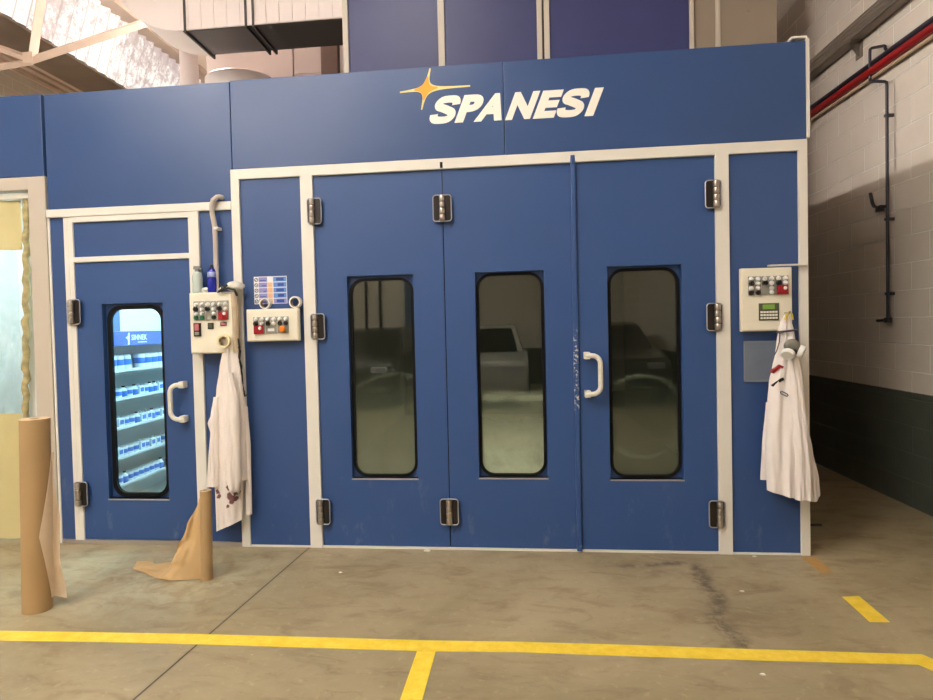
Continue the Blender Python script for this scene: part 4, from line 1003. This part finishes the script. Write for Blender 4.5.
def ribbon(pts, w, th, m, name, parent):
    b = B(); n = len(pts); A = []
    for i, p in enumerate(pts):
        q = Vector(pts[min(i+1, n-1)])-Vector(pts[max(i-1, 0)]); q.y = 0; q.normalize(); nn = Vector((-q.z, 0, q.x))*w/2; P = Vector(p)
        A.append([b.verts.new(P+nn), b.verts.new(P-nn), b.verts.new(P-nn+Vector((0, th, 0))), b.verts.new(P+nn+Vector((0, th, 0)))])
    for i in range(n-1):
        for k in range(4): b.faces.new((A[i][k], A[i][(k+1) % 4], A[i+1][(k+1) % 4], A[i+1][k]))
    b.faces.new(A[0]); b.faces.new(A[-1][::-1]); return obj(name, b, m, parent)
ribbon([(1.508, -0.148, 1.130), (1.524, -0.162, 1.152), (1.540, -0.170, 1.172), (1.556, -0.173, 1.162)], 0.015, 0.04, RED, 'chest_mark', cr)
ribbon([(1.514, -0.152, 1.142), (1.532, -0.166, 1.165), (1.546, -0.171, 1.172)], 0.007, 0.04, BLK, 'chest_mark', cr)
ribbon([(1.506, -0.146, 1.050), (1.524, -0.160, 1.070), (1.545, -0.169, 1.090), (1.560, -0.172, 1.096)], 0.017, 0.04, BLK, 'chest_mark', cr)
b = B(); tube(b, [(x, -0.180, z) for x, z in ((1.537, 1.022), (1.544, 1.025), (1.573, 1.008), (1.579, 1.000), (1.573, 0.994), (1.543, 1.008), (1.537, 1.014))], 0.003, 6, True); obj('pen_loop', b, BLK, cr)

# half-mask respirator hung in front of the clean overall
rs = thing('respirator', 'grey half-mask respirator with two white filters hung over the clean overall', 'respirator', (1.587, -0.22, 1.28))
GREYM = mat('grey_rubber', srgb(112, 110, 100), 0.55, 0, 0.1, 30)
b = B(); blob(b, (1.589, -0.212, 1.288), (0.043, 0.034, 0.040), 4, 20, 12, 0.12); obj('face_piece', b, GREYM, rs, 60)
def disc(c, n, R, h, m, name):
    b = B(); lathe(b, [(0.001, 0), (R*0.92, 0), (R, h*0.2), (R, h*0.75), (R*0.85, h), (0.001, h)], (0, 0, 0), 'z', 22)
    q = Vector((0, 0, 1)).rotation_difference(Vector(n).normalized()).to_matrix().to_4x4()
    bmesh.ops.transform(b, matrix=Matrix.Translation(c) @ q, verts=b.verts); return obj(name, b, m, rs, 40)
disc((1.563, -0.226, 1.252), (-0.45, -0.6, -0.65), 0.037, 0.028, WHT, 'filter')
disc((1.621, -0.226, 1.262), (0.8, -0.5, -0.35), 0.037, 0.028, WHT, 'filter')
disc((1.594, -0.236, 1.258), (0.05, -0.9, -0.4), 0.015, 0.014, BLK, 'exhale_valve')
b = B()
for q in ([(1.537, -0.135, 1.366), (1.552, -0.158, 1.370), (1.592, -0.172, 1.375), (1.629, -0.160, 1.378), (1.651, -0.135, 1.378)],):
    tube(b, q, 0.006, 8)
tube(b, [(1.545, -0.160, 1.368), (1.538, -0.168, 1.31), (1.522, -0.172, 1.262), (1.508, -0.172, 1.235)], 0.003, 6); obj('strap', b, mat('grey_strap', srgb(74, 70, 78), 0.6), rs, 60)
tag(obj('latch_bolt', tube(B(), [(1.774, 0.02, 0.176), (1.85, 0.02, 0.178)], 0.008, 8), BLK), 'short black bolt sticking out of the right corner post', 'bolt')

# ------------------------------------------------------------------ masking paper rolls
def spiral_roll(bm, x, y, z0, z1, R, r, seg=40):
    prof = [(r, z0), (R, z0), (R, z1), (r, z1)]
    q = []
    for k in range(seg):
        a = 2*PI*k/seg; q.append([bm.verts.new((x+rr*math.cos(a), y+rr*math.sin(a), zz)) for rr, zz in prof])
    for k in range(seg):
        a, c = q[k], q[(k+1) % seg]
        for i in range(4): bm.faces.new((a[i], a[(i+1) % 4], c[(i+1) % 4], c[i])).material_index = 1 if i == 2 else 0
def sheet(path, z0f, z1f, th, m, name, parent, nz=16, wob=0.006, seed=1, midf=None):
    """a standing paper sheet following a plan path; lower and upper edge vary along it"""
    rng = random.Random(seed); ph = [rng.random()*6 for _ in range(4)]; n = len(path); b = B(); F = []; K = []
    for i, (x, y) in enumerate(path):
        u = i/(n-1); px, py = path[min(i+1, n-1)][0]-path[max(i-1, 0)][0], path[min(i+1, n-1)][1]-path[max(i-1, 0)][1]; L = math.hypot(px, py); nx, ny = -py/L, px/L
        r1 = []; r2 = []
        for j in range(nz+1):
            v = j/nz; z = z0f(u)+(z1f(u)-z0f(u))*v
            w = wob*u*(math.sin(7*u+5*v+ph[0])+0.6*math.sin(15*u-8*v+ph[1])); ox, oy = (midf(u, v) if midf else (0, 0))
            r1.append(b.verts.new((x+nx*w+ox, y+ny*w+oy, z))); r2.append(b.verts.new((x+nx*(w+th)+ox, y+ny*(w+th)+oy, z)))
        F.append(r1); K.append(r2)
    for i in range(n-1):
        for j in range(nz):
            b.faces.new((F[i][j], F[i+1][j], F[i+1][j+1], F[i][j+1])); b.faces.new((K[i][j], K[i][j+1], K[i+1][j+1], K[i+1][j]))
    for i in range(n-1):
        b.faces.new((F[i][0], K[i][0], K[i+1][0], F[i+1][0])); b.faces.new((F[i][nz], F[i+1][nz], K[i+1][nz], K[i][nz]))
    for j in range(nz):
        b.faces.new((F[0][j], F[0][j+1], K[0][j+1], K[0][j])); b.faces.new((F[-1][j], K[-1][j], K[-1][j+1], F[-1][j+1]))
    return obj(name, b, m, parent, 60)
R1 = (-2.540, -0.975); RR1 = 0.071
p1 = thing('masking_paper_roll', 'tall thick roll of brown masking paper standing by the left bay post', 'paper roll', (R1[0], R1[1], 0))
b = B(); spiral_roll(b, R1[0], R1[1], 0.0, 1.015, RR1, 0.025)
lean = lambda bm, x0, k: [setattr(v.co, 'x', v.co.x+k*v.co.z) for v in bm.verts]
lean(b, R1[0], 0.028); obj('paper_winding', b, [KRAFT, KRAFTE], p1, 40)
FILM = mat('pale_masking_film', srgb(226, 204, 176), 0.5, 0, 0.1, 12, 0.3, 18)
film = B()
# torn outer wrap: starts as a point on the roll's face and spreads back and down to the floor
def wrap_sheet():
    n = 26; nz = 18; F = []; K = []
    for j in range(nz+1):
        v = j/nz; z = 0.83-0.77*v
        # angular start of the torn edge and how far the free edge stands off
        a0 = 0.35-(0.85*math.sin(PI*min(1, v/0.95))**1.2 if v < 0.95 else 0)
        a0 = 0.3-1.05*max(0, 1-abs(v-0.55)/0.55)
        ext = 0.003+0.045*v**1.2
        r1 = []; r2 = []
        for i in range(n+1):
            u = i/n
            if u < 0.5:
                a = a0+(0.45-a0)*(u/0.5); x = R1[0]+(RR1+0.004)*math.cos(a); y = R1[1]+(RR1+0.004)*math.sin(a)
            else:
                t = (u-0.5)/0.5; a = 0.45; x = R1[0]+(RR1+0.004)*math.cos(a)+ext*t*(0.8+0.2*t); y = R1[1]+(RR1+0.004)*math.sin(a)+0.5*ext*t
                x += 0.006*math.sin(9*v+4*t)*t; y += 0.008*math.sin(13*v+2*t)*t
            r1.append(film.verts.new((x, y, z-0.05*max(0, u-0.5)*v))); r2.append(film.verts.new((x+0.0015, y+0.0015, z-0.05*max(0, u-0.5)*v)))
        F.append(r1); K.append(r2)
    for j in range(nz):
        for i in range(n):
            film.faces.new((F[j][i], F[j][i+1], F[j+1][i+1], F[j+1][i])); film.faces.new((K[j][i], K[j+1][i], K[j+1][i+1], K[j][i+1]))
    for i in range(n):
        film.faces.new((F[0][i], K[0][i], K[0][i+1], F[0][i+1])); film.faces.new((F[nz][i], F[nz][i+1], K[nz][i+1], K[nz][i]))
    for j in range(nz):
        film.faces.new((F[j][0], F[j+1][0], K[j+1][0], K[j][0])); film.faces.new((F[j][n], K[j][n], K[j+1][n], F[j+1][n]))
wrap_sheet(); lean(film, R1[0], 0.028)
obj('loose_wrap', film, FILM, p1, 60)

R2 = (-1.815, -0.55); RR2 = 0.033
p2 = thing('masking_paper_roll', 'slim roll of brown masking paper unrolling onto the floor by the mixing room', 'paper roll', (R2[0], R2[1], 0))
b = B(); spiral_roll(b, R2[0], R2[1], 0.0, 0.525, RR2, 0.014); lean(b, R2[0], 0.02); obj('paper_winding', b, [KRAFT, KRAFTE], p2, 40)
# the unrolled sheet: upright and creased at the roll, then collapsing into a flat tail that curls back
b = B(); n = 48; nz = 20; F = []; K = []
for i in range(n+1):
    u = i/n
    bx = R2[0]-RR2*0.4-0.47*u-0.05*u*u; by = R2[1]-RR2*0.9-0.03*math.sin(PI*min(1, u*1.3))+0.30*max(0, u-0.45)**1.5+0.02
    H = 0.50*max(0, 1-u/0.58)**0.95
    q_ = min(1, max(0, (u-0.35)/0.3)); spread = 0.05*min(1, u*3)+0.20*q_*q_*(3-2*q_)
    spread *= (1-max(0, u-0.45)*1.2)
    r1 = []; r2 = []
    for j in range(nz+1):
        v = j/nz
        k = min(1, u*4)*(1-0.4*u)
        cr_ = (0.020*math.sin(u*31+v*5)*v+0.013*math.sin(u*13-v*11)+0.012*abs(math.sin(u*23+v*9))+0.010*abs(math.sin(u*17-v*13)))*k
        x = bx+0.07*v*u*(1-u)-0.03*v*u*max(0, u-0.5)*2
        if H > 0.001: z = H*v**0.9+0.004
        else: z = 0.004
        z += 0.010*abs(math.sin(v*5+u*9))*min(1, u*2)*(0.3+0.7*v)+0.03*max(0, u-0.8)*v
        r1.append(b.verts.new((x, by+spread*v**1.3+cr_*(0.3+0.7*v), z))); r2.append(b.verts.new((x, by+spread*v**1.3+cr_*(0.3+0.7*v)+0.0015, z+0.001)))
    F.append(r1); K.append(r2)
for i in range(n):
    for j in range(nz):
        b.faces.new((F[i][j], F[i+1][j], F[i+1][j+1], F[i][j+1])); b.faces.new((K[i][j], K[i][j+1], K[i+1][j+1], K[i+1][j]))
for i in range(n):
    b.faces.new((F[i][0], K[i][0], K[i+1][0], F[i+1][0])); b.faces.new((F[i][nz], F[i+1][nz], K[i+1][nz], K[i][nz]))
for j in range(nz):
    b.faces.new((F[0][j], F[0][j+1], K[0][j+1], K[0][j])); b.faces.new((F[n][j], K[n][j], K[n][j+1], F[n][j+1]))
obj('loose_sheet', b, mat('kraft_sheet', srgb(194, 162, 114), 0.65, 0, 0.1, 8, 0.25, 22), p2, 60)

# ------------------------------------------------------------------ painted floor lines
def flat(pts, m, name, label, z=0.0016):
    b = B(); a = [b.verts.new((x, y, 0.0002)) for x, y in pts]; c = [b.verts.new((x, y, z)) for x, y in pts]; n = len(pts)
    b.faces.new(a[::-1]); b.faces.new(c)
    for i in range(n): b.faces.new((a[i], a[(i+1) % n], c[(i+1) % n], c[i]))
    return tag(obj(name, b, m), label, 'floor marking')
flat([(-6.0, -1.24), (-2.545, -1.213), (-2.03, -1.196), (-1.526, -1.182), (-0.98, -1.176), (-0.43, -1.172), (0.0, -1.158), (0.446, -1.155), (1.04, -1.157), (1.617, -1.156), (1.705, -1.155), (1.86, -1.42), (1.76, -1.44), (1.64, -1.240), (1.57, -1.240), (1.01, -1.250), (0.43, -1.250), (0.0, -1.247), (-0.41, -1.266), (-0.95, -1.271), (-1.476, -1.275), (-1.967, -1.284), (-2.462, -1.302), (-6.0, -1.335)], YEL, 'yellow_line', 'long yellow painted floor line running across in front of the booth')
flat([(-0.458, -1.2685), (-0.374, -1.2655), (-0.395, -2.2), (-0.485, -2.2)], YEL, 'yellow_line', 'short yellow branch line meeting the long line at right angles', 0.0014)
flat([(1.661, -0.595), (1.752, -0.580), (1.742, -0.864), (1.650, -0.868)], YEL, 'yellow_dash', 'bright yellow floor dash right of the booth corner')
flat([(1.700, -0.04), (1.785, -0.04), (1.775, -0.27), (1.705, -0.28)], FADED, 'worn_dash', 'worn brownish floor dash at the booth corner')
for k, (x, y, s, lab) in enumerate(((-0.58, -0.055, 0.022, 'torn white paper scrap at the door sill'), (-1.05, -0.42, 0.012, 'tiny white paper scrap on the floor left of centre'), (1.43, -0.05, 0.012, 'tiny white paper scrap below the right side panel'), (1.18, -0.56, 0.012, 'tiny white paper scrap on the floor right of the crack'), (0.98, -1.36, 0.011, 'tiny white paper scrap on the near side of the yellow line'))):
    tag(obj('paper_scrap', blob(B(), (x, y, s*0.32), (s, s*0.7, s*0.34), k+20, 10, 6, 0.5), RAG, None, 60), lab, 'paper scrap')

# ------------------------------------------------------------------ cars standing behind the camera, seen in the door glass
def car(loc, flip, paint, label, turn=0.0):
    t = thing('parked_car', label, 'car', loc)
    X, Y, Z = loc; f = -1 if flip else 1
    P = mat('car_paint', paint, 0.25, 0.2, coat=0.6); G = mat('car_glass', srgb(24, 30, 30), 0.1)
    low = [(-2.05, 0.28), (-2.1, 0.55), (-2.0, 0.82), (-1.35, 0.93), (-0.9, 0.96), (1.65, 0.98), (1.98, 0.9), (2.05, 0.55), (2.0, 0.28)]
    b = B(); prism(b, [(X+f*x, Z+z) for x, z in low], Y-0.86, Y+0.86)
    bmesh.ops.bevel(b, geom=list(b.edges), offset=0.07, segments=3, affect='EDGES'); obj('body', b, P, t, 40)
    def roofpart(pts, y, in_, m, n):
        b = B(); lo = [p for p in pts]
        A = []
        for s in (-1, 1):
            A.append([b.verts.new((X+f*x, Y+s*(y-in_*(z-0.9)), Z+z)) for x, z in lo])
        k = len(lo); b.faces.new(A[0]); b.faces.new(A[1][::-1])
        for i in range(k): b.faces.new((A[0][i], A[0][(i+1) % k], A[1][(i+1) % k], A[1][i]))
        return obj(n, b, m, t, 30)
    roofpart([(-1.0, 0.94), (-0.32, 1.36), (0.1, 1.44), (0.9, 1.45), (1.5, 1.36), (1.85, 0.97)], 0.80, 0.28, P, 'cabin')
    roofpart([(-0.72, 0.98), (-0.26, 1.30), (0.1, 1.37), (0.28, 1.37), (0.28, 0.98)], 0.812, 0.28, G, 'side_window')
    roofpart([(0.36, 0.98), (0.36, 1.37), (0.9, 1.38), (1.35, 1.31), (1.55, 0.98)], 0.812, 0.28, G, 'side_window')
    roofpart([(-1.03, 0.955), (-0.35, 1.375), (-0.30, 1.345), (-0.90, 0.955)], 0.70, 0.25, G, 'windscreen')
    for x in (-1.3, 1.3):
        for s in (-1, 1):
            b = B(); lathe(b, [(0.01, -0.1), (0.18, -0.1), (0.2, -0.09), (0.32, -0.09), (0.33, -0.05), (0.33, 0.05), (0.32, 0.09), (0.2, 0.09), (0.18, 0.1), (0.01, 0.1)], (X+f*x, Y+s*0.80, Z+0.33), 'y', 28); obj('wheel', b, BLACK, t, 40)
    b = B()
    for s in (-1, 1): box(b, X+f*(-2.06), X+f*(-1.92), Y+s*0.6-0.15, Y+s*0.6+0.15, 0.62, 0.76, 0.03)
    obj('headlamp', b, RIM, t)
    t.rotation_euler.z = turn
car((-0.62, -8.4, 0), True, srgb(206, 206, 202), 'silver car parked nose-on in the hall, facing the middle booth door', PI/2)
car((-2.95, -8.6, 0), True, srgb(30, 32, 34), 'black car parked nose-on at the far end of the hall', PI/2)
car((1.75, -8.6, 0), True, srgb(64, 68, 62), 'dark grey car parked nose-on beside the block wall behind the viewer', PI/2)
tag(obj('blue_column', box(B(), -2.6, -2.32, -10.98, -10.75, 0, 4.9, 0.01), mat('column_blue', srgb(60, 84, 110), 0.5)), 'blue steel column against the far wall behind the viewer', 'column')
for x in (-3.6, -3.25): tag(obj('wall_pipe', tube(B(), [(x, -10.95, 0), (x, -10.95, 5)], 0.03, 8), PIPED, None, 40), 'dark upright pipe on the far wall behind the viewer', 'pipe', 'upright pipes behind the viewer')

# ------------------------------------------------------------------ world, camera, view
w = bpy.data.worlds.new('World'); S.world = w; w.use_nodes = True
nt = w.node_tree; bg = nt.nodes['Background']; sky = nt.nodes.new('ShaderNodeTexSky'); sky.sky_type = 'HOSEK_WILKIE'; sky.sun_direction = (-0.6, 0.2, 0.75)
nt.links.new(sky.outputs[0], bg.inputs['Color']); bg.inputs['Strength'].default_value = 0.6

yaw, pitch, roll = -0.109767624, -0.0266263784, -0.0236489568
F = Vector((math.sin(yaw)*math.cos(pitch), math.cos(yaw)*math.cos(pitch), math.sin(pitch)))
r0 = Vector((math.cos(yaw), -math.sin(yaw), 0)); u0 = r0.cross(F)
r = r0*math.cos(roll)+u0*math.sin(roll); u = -r0*math.sin(roll)+u0*math.cos(roll)
cam = bpy.data.cameras.new('camera'); cam.sensor_width = 36; cam.lens = 620.0/933*36
cam.shift_x = 21.134/933; cam.shift_y = -7.6254/933; cam.clip_start = 0.05; cam.clip_end = 100
co_ = bpy.data.objects.new('camera', cam); COL.objects.link(co_)
M = Matrix((r, u, -F)).transposed().to_4x4(); M.translation = Vector((0, -3.9685, 1.4509)); co_.matrix_world = M
S.camera = co_
S.view_settings.view_transform = 'Standard'; S.view_settings.look = 'None'; S.view_settings.gamma = 1; S.view_settings.use_curve_mapping = False
S.view_settings.exposure = -0.1
